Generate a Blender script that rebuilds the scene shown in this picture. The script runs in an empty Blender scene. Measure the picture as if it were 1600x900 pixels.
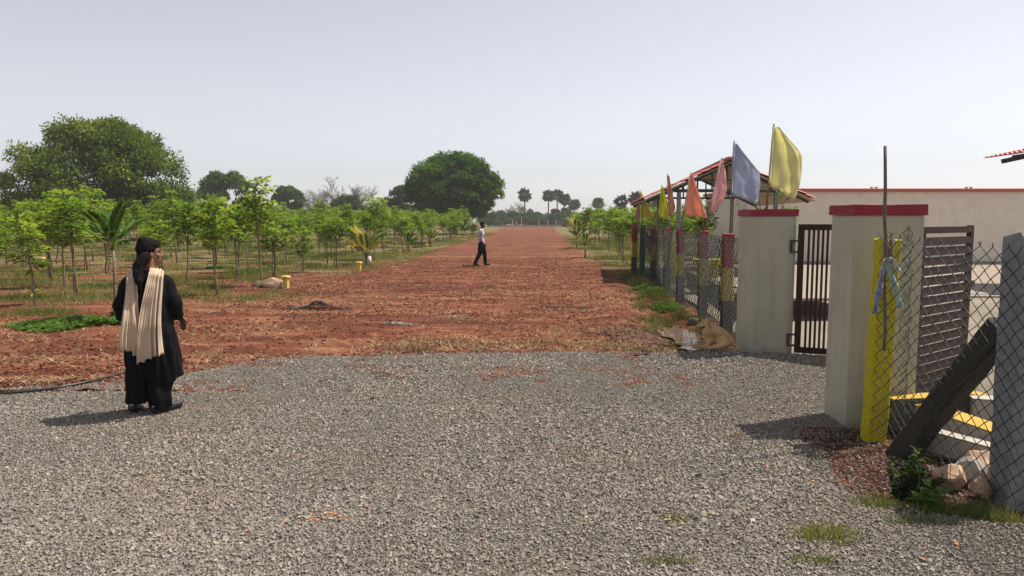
import bpy, bmesh, math, random
import numpy as np
from mathutils import Vector, Matrix, Quaternion

random.seed(7); RNG = np.random.default_rng(11)
S = bpy.context.scene
C = S.collection
R = math.radians
PI = math.pi

# ------------------------------------------------------------------ camera
F = 1130.0; CAMH = 1.75; PITCH = math.atan(106.0 / F)
cam = bpy.data.cameras.new('camera'); camo = bpy.data.objects.new('camera', cam); C.objects.link(camo)
cam.sensor_width = 36.0; cam.lens = 36.0 * F / 1600.0
cam.clip_start = 0.05; cam.clip_end = 5000
camo.location = (0, 0, CAMH); camo.rotation_euler = (PI / 2 - PITCH, 0, 0)
S.camera = camo

# ------------------------------------------------------------------ sky and sun
SUN_EL = 62.0; SUN_AZ = 66.0          # azimuth from +Y towards +X
w = bpy.data.worlds.new('World'); S.world = w; w.use_nodes = True
nt = w.node_tree; nt.nodes.clear()
sky = nt.nodes.new('ShaderNodeTexSky'); sky.sky_type = 'NISHITA'; sky.sun_disc = False
sky.sun_elevation = R(SUN_EL); sky.sun_rotation = R(SUN_AZ)
sky.altitude = 50; sky.air_density = 1.0; sky.dust_density = 0.8; sky.ozone_density = 2.0
hs = nt.nodes.new('ShaderNodeHueSaturation'); hs.inputs['Saturation'].default_value = 0.24
bg = nt.nodes.new('ShaderNodeBackground'); bg.inputs['Strength'].default_value = 0.096
wo = nt.nodes.new('ShaderNodeOutputWorld')
nt.links.new(sky.outputs[0], hs.inputs['Color']); tint = nt.nodes.new('ShaderNodeMix'); tint.data_type = 'RGBA'; tint.blend_type = 'MULTIPLY'; tint.inputs[0].default_value = 1.0
tint.inputs[7].default_value = (0.985, 0.975, 1.01, 1)      # whitish hazy daylight
nt.links.new(hs.outputs[0], tint.inputs[6]); nt.links.new(tint.outputs[2], bg.inputs[0]); nt.links.new(bg.outputs[0], wo.inputs[0])
sl = bpy.data.lights.new('sun', 'SUN'); sl.energy = 4.6; sl.angle = R(0.6); sl.color = (1.0, 0.935, 0.81)
so = bpy.data.objects.new('sun', sl); C.objects.link(so)
sd = Vector((math.sin(R(SUN_AZ)) * math.cos(R(SUN_EL)), math.cos(R(SUN_AZ)) * math.cos(R(SUN_EL)), math.sin(R(SUN_EL))))
so.rotation_euler = sd.to_track_quat('Z', 'Y').to_euler(); so.location = (20, 10, 30)
vs = S.view_settings; vs.view_transform = 'Standard'; vs.look = 'None'; vs.exposure = 0.56; vs.gamma = 1.0
vs.use_curve_mapping = False
S.cycles.volume_bounces = 2

# ------------------------------------------------------------------ helpers
def at(u, v, z=0.0):
    """point of the place at height z that the photograph shows at (u, v)"""
    x = (u - 800) / F; yz = -(v - 450) / F
    d = Vector((x, math.cos(PITCH) + yz * math.sin(PITCH), -math.sin(PITCH) + yz * math.cos(PITCH)))
    t = (z - CAMH) / d.z
    return Vector((d.x * t, d.y * t, z))

def at_depth(u, v, Y):
    x = (u - 800) / F; yz = -(v - 450) / F
    d = Vector((x, math.cos(PITCH) + yz * math.sin(PITCH), -math.sin(PITCH) + yz * math.cos(PITCH)))
    t = Y / d.y
    return Vector((d.x * t, Y, CAMH + d.z * t))

def tag(o, label=None, cat=None, group=None, kind=None):
    if label: o['label'] = label
    if cat: o['category'] = cat
    if group: o['group'] = group
    if kind: o['kind'] = kind
    return o

def empty(name, loc=(0, 0, 0), rz=0):
    o = bpy.data.objects.new(name, None); C.objects.link(o)
    o.location = loc; o.rotation_euler = (0, 0, rz); o.empty_display_size = 0.2
    return o

def link(name, me, m, parent=None, smooth=False):
    if m is not None and not me.materials: me.materials.append(m)
    o = bpy.data.objects.new(name, me); C.objects.link(o)
    if parent is not None: o.parent = parent
    if smooth: me.shade_smooth()
    return o

def obj(name, bm, m, parent=None, smooth=False):
    me = bpy.data.meshes.new(name); bmesh.ops.recalc_face_normals(bm, faces=bm.faces); bm.to_mesh(me); bm.free()
    return link(name, me, m, parent, smooth)

def np_mesh(name, V, T, tint=None, quads=False):
    me = bpy.data.meshes.new(name); V = np.asarray(V, np.float32); T = np.asarray(T, np.int32)
    k = T.shape[1]; n = len(T)
    me.vertices.add(len(V)); me.vertices.foreach_set('co', V.ravel())
    me.loops.add(n * k); me.loops.foreach_set('vertex_index', T.ravel())
    me.polygons.add(n); me.polygons.foreach_set('loop_start', np.arange(0, n * k, k, dtype=np.int32))
    me.update(calc_edges=True); me.validate()
    if tint is not None:
        a = me.attributes.new('tint', 'FLOAT', 'FACE'); a.data.foreach_set('value', np.asarray(tint, np.float32))
    return me

def bx(bm, c, s, rot=None, jit=0.0):
    g = bmesh.ops.create_cube(bm, size=1.0)['verts']
    M = Matrix.Translation(c) @ (rot.to_4x4() if rot is not None else Matrix.Identity(4)) @ Matrix.Diagonal((s[0], s[1], s[2], 1))
    bmesh.ops.transform(bm, matrix=M, verts=g)
    if jit:
        for q in g: q.co += Vector((random.uniform(-jit, jit), random.uniform(-jit, jit), random.uniform(-jit, jit)))
    return g

def frame_from(d):
    d = Vector(d).normalized()
    a = Vector((0, 0, 1)) if abs(d.z) < 0.9 else Vector((1, 0, 0))
    x = d.cross(a).normalized(); y = d.cross(x).normalized()
    return x, y, d

def tube(bm, pts, rad, seg=8, cap=True):
    n = len(pts); rings = []
    for i, p in enumerate(pts):
        p = Vector(p); a = Vector(pts[max(0, i - 1)]); b = Vector(pts[min(n - 1, i + 1)])
        x, y, d = frame_from(b - a); r = rad[i] if hasattr(rad, '__len__') else rad
        rings.append([bm.verts.new(p + x * math.cos(t) * r + y * math.sin(t) * r) for t in (2 * PI * k / seg for k in range(seg))])
    for i in range(n - 1):
        for k in range(seg):
            try: bm.faces.new((rings[i][k], rings[i][(k + 1) % seg], rings[i + 1][(k + 1) % seg], rings[i + 1][k]))
            except ValueError: pass
    if cap and seg > 2: bm.faces.new(rings[0][::-1]); bm.faces.new(rings[-1])

def bar(bm, p0, p1, wd, ht=None, up=(0, 0, 1)):
    """square bar from p0 to p1"""
    p0 = Vector(p0); p1 = Vector(p1); d = (p1 - p0); L = d.length; d.normalize(); up = Vector(up)
    x = d.cross(up)
    if x.length < 1e-4: x = Vector((1, 0, 0))
    x.normalize(); z = x.cross(d).normalized(); ht = ht or wd
    M = Matrix((x, d, z)).transposed()
    return bx(bm, (p0 + p1) / 2, (wd, L, ht), M)

def bevel(bm, w_, seg=1):
    bmesh.ops.bevel(bm, geom=list(bm.edges), offset=w_, segments=seg, affect='EDGES', profile=0.7)

# numpy value noise
_perm = np.random.default_rng(3).random((256, 256)).astype(np.float32)
def vnoise(x, y):
    xi = np.floor(x).astype(int); yi = np.floor(y).astype(int); fx = x - xi; fy = y - yi
    fx = fx * fx * (3 - 2 * fx); fy = fy * fy * (3 - 2 * fy)
    a = _perm[xi % 256, yi % 256]; b = _perm[(xi + 1) % 256, yi % 256]; c = _perm[xi % 256, (yi + 1) % 256]; d = _perm[(xi + 1) % 256, (yi + 1) % 256]
    return (a * (1 - fx) + b * fx) * (1 - fy) + (c * (1 - fx) + d * fx) * fy
def fbm(x, y, o=4, g=0.5):
    s = 0; a = 1; t = 0
    for i in range(o):
        s = s + a * (vnoise(x * 2 ** i + 13.7 * i, y * 2 ** i + 7.1 * i) - 0.5); t += a; a *= g
    return s / t * 2

# ------------------------------------------------------------------ materials
class M_:
    def __init__(s, name, rough=0.8, spec=0.3):
        s.m = bpy.data.materials.new(name); s.m.use_nodes = True; s.nt = s.m.node_tree
        s.b = s.nt.nodes['Principled BSDF']; s.b.inputs['Roughness'].default_value = rough
        s.b.inputs['Specular IOR Level'].default_value = spec; s.out = s.nt.nodes['Material Output']
    def n(s, t, **k):
        q = s.nt.nodes.new(t)
        for a, v in k.items(): setattr(q, a, v)
        return q
    def l(s, a, b): s.nt.links.new(a, b)
    def coord(s, kind='Object'):
        if not hasattr(s, '_tc'): s._tc = s.n('ShaderNodeTexCoord')
        return s._tc.outputs[kind]
    def pos(s):
        if not hasattr(s, '_g'): s._g = s.n('ShaderNodeNewGeometry')
        return s._g.outputs['Position']
    def noise(s, scale, detail=4, rough=0.55, vec=None, dist=0.0):
        q = s.n('ShaderNodeTexNoise'); q.inputs['Scale'].default_value = scale; q.inputs['Detail'].default_value = detail
        q.inputs['Roughness'].default_value = rough; q.inputs['Distortion'].default_value = dist
        s.l(vec if vec is not None else s.coord(), q.inputs['Vector']); return q.outputs['Fac']
    def voro(s, scale, out='Distance', vec=None):
        q = s.n('ShaderNodeTexVoronoi'); q.inputs['Scale'].default_value = scale
        s.l(vec if vec is not None else s.coord(), q.inputs['Vector']); return q.outputs[out]
    def ramp(s, fac, stops):
        q = s.n('ShaderNodeValToRGB'); e = q.color_ramp.elements
        while len(e) < len(stops): e.new(0.5)
        for k, (p, c) in enumerate(stops):
            e[k].position = p; e[k].color = (c, c, c, 1) if not hasattr(c, '__len__') else (*c, 1)
        s.l(fac, q.inputs['Fac']); return q.outputs['Color']
    def mix(s, fac, a, b, mode='MIX'):
        q = s.n('ShaderNodeMix', data_type='RGBA', blend_type=mode)
        if hasattr(fac, 'links'): s.l(fac, q.inputs['Factor'])
        else: q.inputs['Factor'].default_value = fac
        for i, v in (('A', a), ('B', b)):
            inp = [k for k in q.inputs if k.name == i and k.type == 'RGBA'][0]
            if hasattr(v, 'links'): s.l(v, inp)
            else: inp.default_value = (*v, 1)
        return [k for k in q.outputs if k.type == 'RGBA'][0]
    def math(s, op, a, b=0.0):
        q = s.n('ShaderNodeMath', operation=op)
        for i, v in enumerate((a, b)):
            if hasattr(v, 'links'): s.l(v, q.inputs[i])
            else: q.inputs[i].default_value = v
        return q.outputs[0]
    def col(s, c):
        if hasattr(c, 'links'): s.l(c, s.b.inputs['Base Color'])
        else: s.b.inputs['Base Color'].default_value = (*c, 1)
    def bump(s, h, strength=0.4, dist=0.02):
        q = s.n('ShaderNodeBump'); q.inputs['Strength'].default_value = strength; q.inputs['Distance'].default_value = dist
        s.l(h, q.inputs['Height']); s.l(q.outputs[0], s.b.inputs['Normal'])
    def attr(s, name, out='Fac', typ='GEOMETRY'):
        q = s.n('ShaderNodeAttribute', attribute_name=name); q.attribute_type = typ; return q.outputs[out]
    def objrand(s): return s.n('ShaderNodeObjectInfo').outputs['Random']

def plain(name, c, rough=0.7, var=0.18, scale=9.0, spec=0.3, bump=0.15, fine=60.0):
    """paint, wood, stone... : a colour with blotches, fine grain and a little relief"""
    k = M_(name, rough, spec)
    n1 = k.noise(scale, 5, 0.6); n2 = k.noise(fine, 3, 0.6)
    lo = tuple(max(0, x * (1 - var)) for x in c); hi = tuple(min(1, x * (1 + var)) for x in c)
    a = k.ramp(n1, [(0.3, lo), (0.7, hi)])
    b = k.mix(0.35, a, k.ramp(n2, [(0.3, tuple(x * 0.8 for x in c)), (0.7, hi)]))
    k.col(b)
    if bump: k.bump(n2, bump, 0.004)
    return k.m

def stained(name, c, stain, amount=0.5, rough=0.75, streak=True):
    k = M_(name, rough, 0.3)
    mp = k.n('ShaderNodeMapping'); mp.inputs['Scale'].default_value = (6, 6, 0.7) if streak else (2, 2, 2); k.l(k.coord(), mp.inputs['Vector'])
    st = k.noise(1.6, 6, 0.65, mp.outputs[0]); bl = k.noise(2.3, 5, 0.6); fi = k.noise(70, 3)
    a = k.ramp(bl, [(0.3, tuple(x * 0.9 for x in c)), (0.7, tuple(min(1, x * 1.06) for x in c))])
    f = k.ramp(st, [(0.52, 0.0), (0.8, amount)])
    k.col(k.mix(f, a, stain)); k.bump(fi, 0.12, 0.003); return k.m

def leafmat(name, dark, mid, light, trans=0.35, rough=0.65):
    k = M_(name, rough, 0.12); t = k.attr('tint'); r = k.objrand()
    f = k.math('ADD', k.math('MULTIPLY', t, 0.8), k.math('MULTIPLY', r, 0.2))
    c = k.ramp(f, [(0.05, dark), (0.5, mid), (0.97, light)]); k.col(c)
    tr = k.n('ShaderNodeBsdfTranslucent'); k.l(k.mix(1.0, c, (1.15, 1.2, 0.6), 'MULTIPLY'), tr.inputs['Color'])
    mx = k.n('ShaderNodeMixShader'); mx.inputs[0].default_value = trans
    k.l(k.b.outputs[0], mx.inputs[1]); k.l(tr.outputs[0], mx.inputs[2]); k.l(mx.outputs[0], k.out.inputs[0]); return k.m

RED_D = (0.056, 0.019, 0.013); RED = (0.135, 0.044, 0.024); RED_L = (0.22, 0.088, 0.047); STRAW = (0.34, 0.22, 0.125)

def soil_mat(name, field):
    k = M_(name, 0.95, 0.1); P = k.pos()
    big = k.noise(0.11, 5, 0.6, P); med = k.noise(0.9, 6, 0.65, P); fine = k.noise(9, 6, 0.7, P); cr = k.noise(45, 4, 0.7, P)
    f = k.math('ADD', k.math('MULTIPLY', med, 0.55), k.math('MULTIPLY', fine, 0.45))
    base = k.ramp(f, [(0.30, RED_D), (0.47, RED), (0.6, (0.160, 0.050, 0.029)), (0.72, RED_L)])
    st = k.ramp(k.noise(2.2, 7, 0.75, P), [(0.55, 0.0), (0.7, 0.5)])
    base = k.mix(st, base, STRAW)
    mp = k.n('ShaderNodeMapping'); mp.inputs['Scale'].default_value = (0.35, 1.3, 1); k.l(P, mp.inputs['Vector'])
    stk = k.noise(1.5, 6, 0.7, mp.outputs[0]); base = k.mix(k.ramp(stk, [(0.38, 0.8), (0.5, 0.0)]), base, (0.062, 0.023, 0.015)); base = k.mix(k.ramp(stk, [(0.53, 0.0), (0.66, 0.85)]), base, (0.275, 0.125, 0.072))
    bp = k.noise(0.35, 5, 0.65, mp.outputs[0]); base = k.mix(k.ramp(bp, [(0.52, 0.0), (0.68, 0.45)]), base, (0.25, 0.125, 0.072)); base = k.mix(k.ramp(bp, [(0.34, 0.5), (0.46, 0.0)]), base, (0.085, 0.032, 0.022))
    if field:
        sx = k.n('ShaderNodeSeparateXYZ'); k.l(P, sx.inputs[0])
        dist = k.n('ShaderNodeMapRange'); dist.inputs[1].default_value = 11; dist.inputs[2].default_value = 34
        dist.inputs[3].default_value = 0.0; dist.inputs[4].default_value = 0.62; k.l(sx.outputs['Y'], dist.inputs[0])
        g = k.math('ADD', k.noise(0.45, 6, 0.65, P), k.math('MULTIPLY', dist.outputs[0], 0.42))
        m1 = k.ramp(g, [(0.63, 0.0), (0.76, 0.85)])
        gc = k.ramp(k.noise(1.3, 6, 0.7, P), [(0.3, (0.075, 0.09, 0.03)), (0.5, (0.14, 0.13, 0.055)), (0.68, (0.235, 0.185, 0.09))])
        base = k.mix(m1, base, gc)
    k.col(base); k.bump(k.math('ADD', fine, k.math('MULTIPLY', cr, 0.4)), 0.8, 0.05); return k.m

MAT = {}
MAT['field'] = soil_mat('field_soil', True); MAT['road'] = soil_mat('road_soil', False)
def gravel_base():
    k = M_('gravel_bed', 0.9, 0.2); P = k.pos()
    v = k.voro(75, 'Distance', P); vc = k.voro(75, 'Color', P); n = k.noise(1.1, 5, 0.6, P)
    c = k.ramp(k.math('ADD', k.math('MULTIPLY', v, 0.8), k.math('MULTIPLY', vc, 0.25)), [(0.1, (0.26, 0.235, 0.20)), (0.45, (0.15, 0.135, 0.115)), (0.8, (0.05, 0.044, 0.038))])
    c = k.mix(k.ramp(n, [(0.5, 0.0), (0.75, 0.5)]), c, (0.2, 0.13, 0.085)); k.col(c)
    k.bump(k.math('SUBTRACT', 1.0, v), 1.0, 0.02); return k.m
MAT['gravel'] = gravel_base()
def stone_mat():
    k = M_('crushed_stone', 0.85, 0.25); r = k.objrand()
    c = k.ramp(r, [(0.0, (0.12, 0.104, 0.09)), (0.25, (0.19, 0.168, 0.147)), (0.6, (0.255, 0.226, 0.197)), (0.85, (0.30, 0.262, 0.222)), (0.97, (0.34, 0.28, 0.225)), (1.0, (0.46, 0.41, 0.36))])
    n = k.noise(60, 3, 0.6); c = k.mix(0.3, c, k.ramp(n, [(0.3, (0.15, 0.132, 0.115)), (0.7, (0.35, 0.31, 0.27))]))
    w1 = k.ramp(k.noise(0.55, 5, 0.65, k.pos()), [(0.48, 0.0), (0.74, 0.40)]); c = k.mix(w1, c, (0.29, 0.20, 0.13)); w2 = k.ramp(k.noise(3.1, 4, 0.7, k.pos()), [(0.70, 0.0), (0.8, 0.5)]); k.col(k.mix(w2, c, (0.27, 0.12, 0.06))); return k.m
MAT['stone'] = stone_mat()
def clod_mat():
    k = M_('soil_clod', 0.95, 0.1); t = k.attr('tint')
    k.col(k.ramp(t, [(0.0, RED_D), (0.4, (0.11, 0.038, 0.024)), (0.8, RED), (1.0, (0.22, 0.09, 0.052))])); return k.m
MAT['clod'] = clod_mat()
def clod_brown():
    k = M_('brown_soil_clod', 0.9, 0.2); k.col(k.ramp(k.attr('tint'), [(0.0, (0.035, 0.018, 0.013)), (0.5, (0.085, 0.040, 0.026)), (1.0, (0.17, 0.085, 0.055))])); return k.m  # darker, browner ramp than the red clods
MAT['clod_brown'] = clod_brown()
def straw_mat(name, stops):
    k = M_(name, 0.8, 0.2); k.col(k.ramp(k.attr('tint'), stops)); return k.m
MAT['straw'] = straw_mat('dry_straw', [(0.0, (0.20, 0.12, 0.06)), (0.5, (0.40, 0.27, 0.14)), (1.0, (0.56, 0.43, 0.26))])
MAT['grass'] = leafmat('grass_blade', (0.05, 0.075, 0.018), (0.115, 0.165, 0.035), (0.33, 0.27, 0.115), 0.3, 0.7)
MAT['weed'] = leafmat('weed_leaf', (0.055, 0.11, 0.022), (0.11, 0.19, 0.04), (0.22, 0.28, 0.08), 0.4)
MAT['mango'] = leafmat('mango_leaf', (0.02, 0.058, 0.008), (0.095, 0.15, 0.018), (0.42, 0.38, 0.045), 0.36)
MAT['mango_far'] = leafmat('far_leaf', (0.022, 0.055, 0.012), (0.055, 0.11, 0.024), (0.13, 0.19, 0.045), 0.28)
MAT['green_tree'] = leafmat('green_tree_leaf', (0.022, 0.07, 0.007), (0.09, 0.185, 0.016), (0.30, 0.40, 0.04), 0.36)
MAT['young'] = leafmat('young_leaf', (0.055, 0.115, 0.016), (0.15, 0.245, 0.03), (0.38, 0.43, 0.06), 0.45)
MAT['coconut'] = leafmat('coconut_leaf', (0.03, 0.085, 0.016), (0.085, 0.165, 0.028), (0.50, 0.34, 0.06), 0.3)
MAT['palm'] = leafmat('palmyra_leaf', (0.014, 0.024, 0.012), (0.03, 0.046, 0.024), (0.06, 0.08, 0.04), 0.15)
MAT['shrub'] = leafmat('shrub_leaf', (0.015, 0.035, 0.01), (0.035, 0.07, 0.018), (0.11, 0.14, 0.03), 0.2)
MAT['bark'] = plain('bark', (0.115, 0.082, 0.058), 0.9, 0.4, 14, bump=0.5)
MAT['bark_pale'] = plain('bark_pale', (0.20, 0.15, 0.11), 0.9, 0.35, 14, bump=0.5)
MAT['bare'] = plain('bare_twigs', (0.19, 0.155, 0.135), 0.9, 0.3, 3)
MAT['pillar'] = stained('pillar_paint', (0.385, 0.35, 0.255), (0.25, 0.225, 0.165), 0.45)
def pillar_mat():
    k = M_('pillar_plaster', 0.8, 0.25); co = k.coord(); sx = k.n('ShaderNodeSeparateXYZ'); k.l(co, sx.inputs[0])
    mp = k.n('ShaderNodeMapping'); mp.inputs['Scale'].default_value = (9, 9, 0.5); k.l(co, mp.inputs['Vector'])
    a = k.ramp(k.noise(2.6, 6, 0.6), [(0.3, (0.375, 0.355, 0.265)), (0.7, (0.445, 0.425, 0.325))])
    a = k.mix(k.ramp(k.noise(1.5, 6, 0.7, mp.outputs[0]), [(0.5, 0.0), (0.78, 0.55)]), a, (0.24, 0.215, 0.16))
    a = k.mix(k.ramp(k.noise(11, 6, 0.75), [(0.66, 0.0), (0.74, 0.6)]), a, (0.46, 0.43, 0.36))
    h = k.math('ADD', sx.outputs['Z'], k.math('MULTIPLY', k.noise(7, 5, 0.7), 0.5))
    a = k.mix(k.ramp(h, [(0.2, 0.5), (0.40, 0.0)]), a, (0.20, 0.115, 0.075)); k.col(a)
    k.bump(k.math('ADD', k.noise(4, 4), k.math('MULTIPLY', k.noise(90, 3), 0.25)), 0.35, 0.012); return k.m
MAT['pillar'] = pillar_mat()
MAT['cap'] = plain('crimson_paint', (0.25, 0.018, 0.040), 0.55, 0.2, 6)
MAT['gate'] = plain('maroon_paint', (0.033, 0.016, 0.014), 0.6, 0.3, 8, spec=0.2)
MAT['wall'] = stained('cream_wall', (0.68, 0.62, 0.53), (0.50, 0.44, 0.36), 0.5)
MAT['coping'] = plain('orange_coping', (0.40, 0.115, 0.075), 0.6, 0.2, 5)
MAT['plinth'] = plain('plinth_dark', (0.28, 0.25, 0.21), 0.8, 0.2, 3)
MAT['tile'] = plain('red_roof_sheet', (0.42, 0.115, 0.085), 0.55, 0.22, 4)
MAT['soffit'] = plain('brown_soffit', (0.46, 0.35, 0.25), 0.7, 0.2, 3)
MAT['steel'] = plain('grey_steel', (0.16, 0.165, 0.175), 0.5, 0.25, 8, spec=0.5)
MAT['dark_steel'] = plain('dark_steel', (0.035, 0.037, 0.045), 0.5, 0.2, 8)
MAT['granite'] = plain('granite_post', (0.20, 0.205, 0.215), 0.85, 0.3, 16, bump=0.8, fine=45)
MAT['dark_granite'] = plain('dark_granite', (0.085, 0.072, 0.058), 0.9, 0.35, 10, bump=0.8, fine=45)
MAT['concrete'] = plain('concrete', (0.34, 0.31, 0.27), 0.9, 0.2, 4, bump=0.4)
MAT['wire'] = plain('green_wire', (0.022, 0.034, 0.028), 0.5, 0.3, 6, spec=0.4, bump=0)
MAT['wire_far'] = plain('galvanised_wire', (0.025, 0.028, 0.027), 0.5, 0.3, 6, spec=0.4, bump=0)
def yellow_mat():
    k = M_('yellow_paint', 0.7, 0.25)
    a = k.ramp(k.noise(5, 5, 0.6), [(0.3, (0.62, 0.51, 0.008)), (0.7, (0.74, 0.63, 0.02))]); a = k.mix(k.ramp(k.noise(26, 6, 0.8), [(0.53, 0.0), (0.64, 0.55)]), a, (0.30, 0.23, 0.03))
    a = k.mix(k.ramp(k.voro(24, 'Distance'), [(0.08, 0.8), (0.2, 0.0)]), a, (0.10, 0.08, 0.03)); k.col(a); k.bump(k.noise(30, 5, 0.7), 1.0, 0.05); return k.m
MAT['yellow'] = yellow_mat()
MAT['yellow_pale'] = stained('yellow_marker_paint', (0.66, 0.47, 0.12), (0.4, 0.28, 0.12), 0.6)
MAT['yellow_kerb'] = stained('yellow_kerb_paint', (0.46, 0.29, 0.045), (0.22, 0.15, 0.10), 0.9, 0.75, False)
MAT['old_white'] = stained('worn_white_paint', (0.40, 0.37, 0.32), (0.22, 0.19, 0.15), 0.9, 0.8, False)
MAT['white'] = stained('white_paint', (0.72, 0.70, 0.66), (0.42, 0.36, 0.30), 0.6, 0.7, False)
MAT['green_net'] = plain('green_net', (0.02, 0.13, 0.075), 0.7, 0.3, 12)
MAT['stick'] = plain('stick_wood', (0.16, 0.115, 0.085), 0.85, 0.3, 20, bump=0.5)
MAT['bamboo'] = plain('weathered_pole', (0.14, 0.11, 0.095), 0.8, 0.3, 20, bump=0.4)
MAT['hose'] = plain('black_hose', (0.02, 0.02, 0.022), 0.45, 0.2, 8, spec=0.5)
MAT['rock'] = plain('buff_rock', (0.40, 0.27, 0.19), 0.9, 0.35, 5, bump=0.9, fine=18)
MAT['ash'] = plain('wood_ash', (0.035, 0.03, 0.03), 0.95, 0.5, 9)
MAT['lime'] = plain('pale_ash', (0.23, 0.20, 0.20), 0.9, 0.3, 9)
def banded():
    k = M_('red_yellow_black_post', 0.65, 0.3); sx = k.n('ShaderNodeSeparateXYZ'); k.l(k.coord(), sx.inputs[0])
    h = k.math('ADD', sx.outputs['Z'], k.math('MULTIPLY', k.noise(18, 3), 0.02))
    q = k.ramp(k.math('MULTIPLY', h, 1 / 1.6), [(0.0, (0.045, 0.043, 0.042)), (0.36, (0.46, 0.36, 0.035)), (0.66, (0.27, 0.032, 0.045))])
    [n for n in k.nt.nodes if n.type == 'VALTORGB'][-1].color_ramp.interpolation = 'CONSTANT'
    k.col(k.mix(k.ramp(k.noise(7, 5, 0.7), [(0.5, 0.0), (0.75, 0.4)]), q, (0.2, 0.15, 0.11))); k.bump(k.noise(60), 0.3, 0.005); return k.m
MAT['banded'] = banded()
def cloth(name, c, c2=None, scale=3.0, sheen=0.2, trans=0.0):
    k = M_(name, 0.85, 0.15); n = k.noise(scale, 4); wv = k.noise(160, 2)
    col = k.ramp(n, [(0.35, tuple(x * 0.88 for x in c)), (0.7, c2 or tuple(min(1, x * 1.1) for x in c))]); k.col(col)
    k.b.inputs['Sheen Weight'].default_value = sheen; k.b.inputs['Specular IOR Level'].default_value = .08 if c[0] < .05 else .15; k.bump(wv, 0.1, 0.002)
    if trans:
        tr = k.n('ShaderNodeBsdfTranslucent'); k.l(col, tr.inputs['Color']); mx = k.n('ShaderNodeMixShader'); mx.inputs[0].default_value = trans
        k.l(k.b.outputs[0], mx.inputs[1]); k.l(tr.outputs[0], mx.inputs[2]); k.l(mx.outputs[0], k.out.inputs[0])
    return k.m
MAT['black_cloth'] = cloth('black_cloth', (0.007, 0.007, 0.009), sheen=0.0)
MAT['beige_cloth'] = cloth('beige_scarf_cloth', (0.52, 0.385, 0.27), (0.60, 0.46, 0.335), 5)
MAT['skin'] = plain('brown_skin', (0.20, 0.095, 0.06), 0.55, 0.12, 14, bump=0.05)
MAT['skin_dark'] = plain('dark_skin', (0.075, 0.038, 0.028), 0.55, 0.12, 14, bump=0.05)
MAT['hair'] = plain('black_hair', (0.006, 0.005, 0.005), 0.8, 0.4, 40, spec=0.08, bump=0.4, fine=120)
MAT['shoe'] = plain('dark_shoe', (0.022, 0.022, 0.028), 0.5, 0.3, 12)
MAT['gold'] = plain('gold', (0.6, 0.4, 0.12), 0.3, 0.1, 9)
def shirt():
    k = M_('printed_shirt', 0.85, 0.15); v = k.noise(17, 3, 0.6)
    k.col(k.ramp(v, [(0.44, (0.09, 0.08, 0.12)), (0.5, (0.5, 0.48, 0.5)), (0.6, (0.66, 0.64, 0.66))])); return k.m
MAT['shirt'] = shirt()
def dogfur():
    k = M_('tan_fur', 0.8, 0.2); n = k.noise(7, 4); f = k.noise(130, 3)
    c = k.ramp(n, [(0.30, (0.36, 0.19, 0.075)), (0.48, (0.58, 0.38, 0.18)), (0.66, (0.72, 0.54, 0.33))]); c = k.mix(0.5, c, k.ramp(f, [(0.35, (0.22, 0.11, 0.045)), (0.65, (0.66, 0.46, 0.25))])); k.col(c); k.bump(f, 0.9, 0.012); return k.m
MAT['fur'] = dogfur(); MAT['fur_dark'] = plain('reddish_fur', (0.36, 0.13, 0.06), 0.8, 0.2, 14); MAT['nose'] = plain('dog_nose', (0.02, 0.016, 0.015), 0.35, 0.1, 9)
def puddle_mat():
    k = M_('muddy_water', 0.04, 0.6); k.col(k.ramp(k.noise(6, 4), [(0.35, (0.16, 0.10, 0.07)), (0.7, (0.22, 0.16, 0.12))])); k.bump(k.noise(5, 2), 0.02, 0.004); return k.m
MAT['puddle'] = puddle_mat()
def compound_mat():
    k = M_('compound_gravel', 0.9, 0.15); P = k.pos(); n = k.noise(0.5, 6, 0.65, P); f = k.noise(26, 5, 0.75, P)
    c = k.ramp(k.math('ADD', k.math('MULTIPLY', n, 0.5), k.math('MULTIPLY', f, 0.5)), [(0.3, (0.12, 0.10, 0.08)), (0.5, (0.25, 0.21, 0.165)), (0.7, (0.38, 0.32, 0.25))])
    k.col(c); k.bump(f, 0.8, 0.04); return k.m
MAT['compound'] = compound_mat()
MAT['apron'] = stained('sandy_paving', (0.27, 0.22, 0.175), (0.2, 0.155, 0.115), 0.6, 0.9, False)

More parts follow.
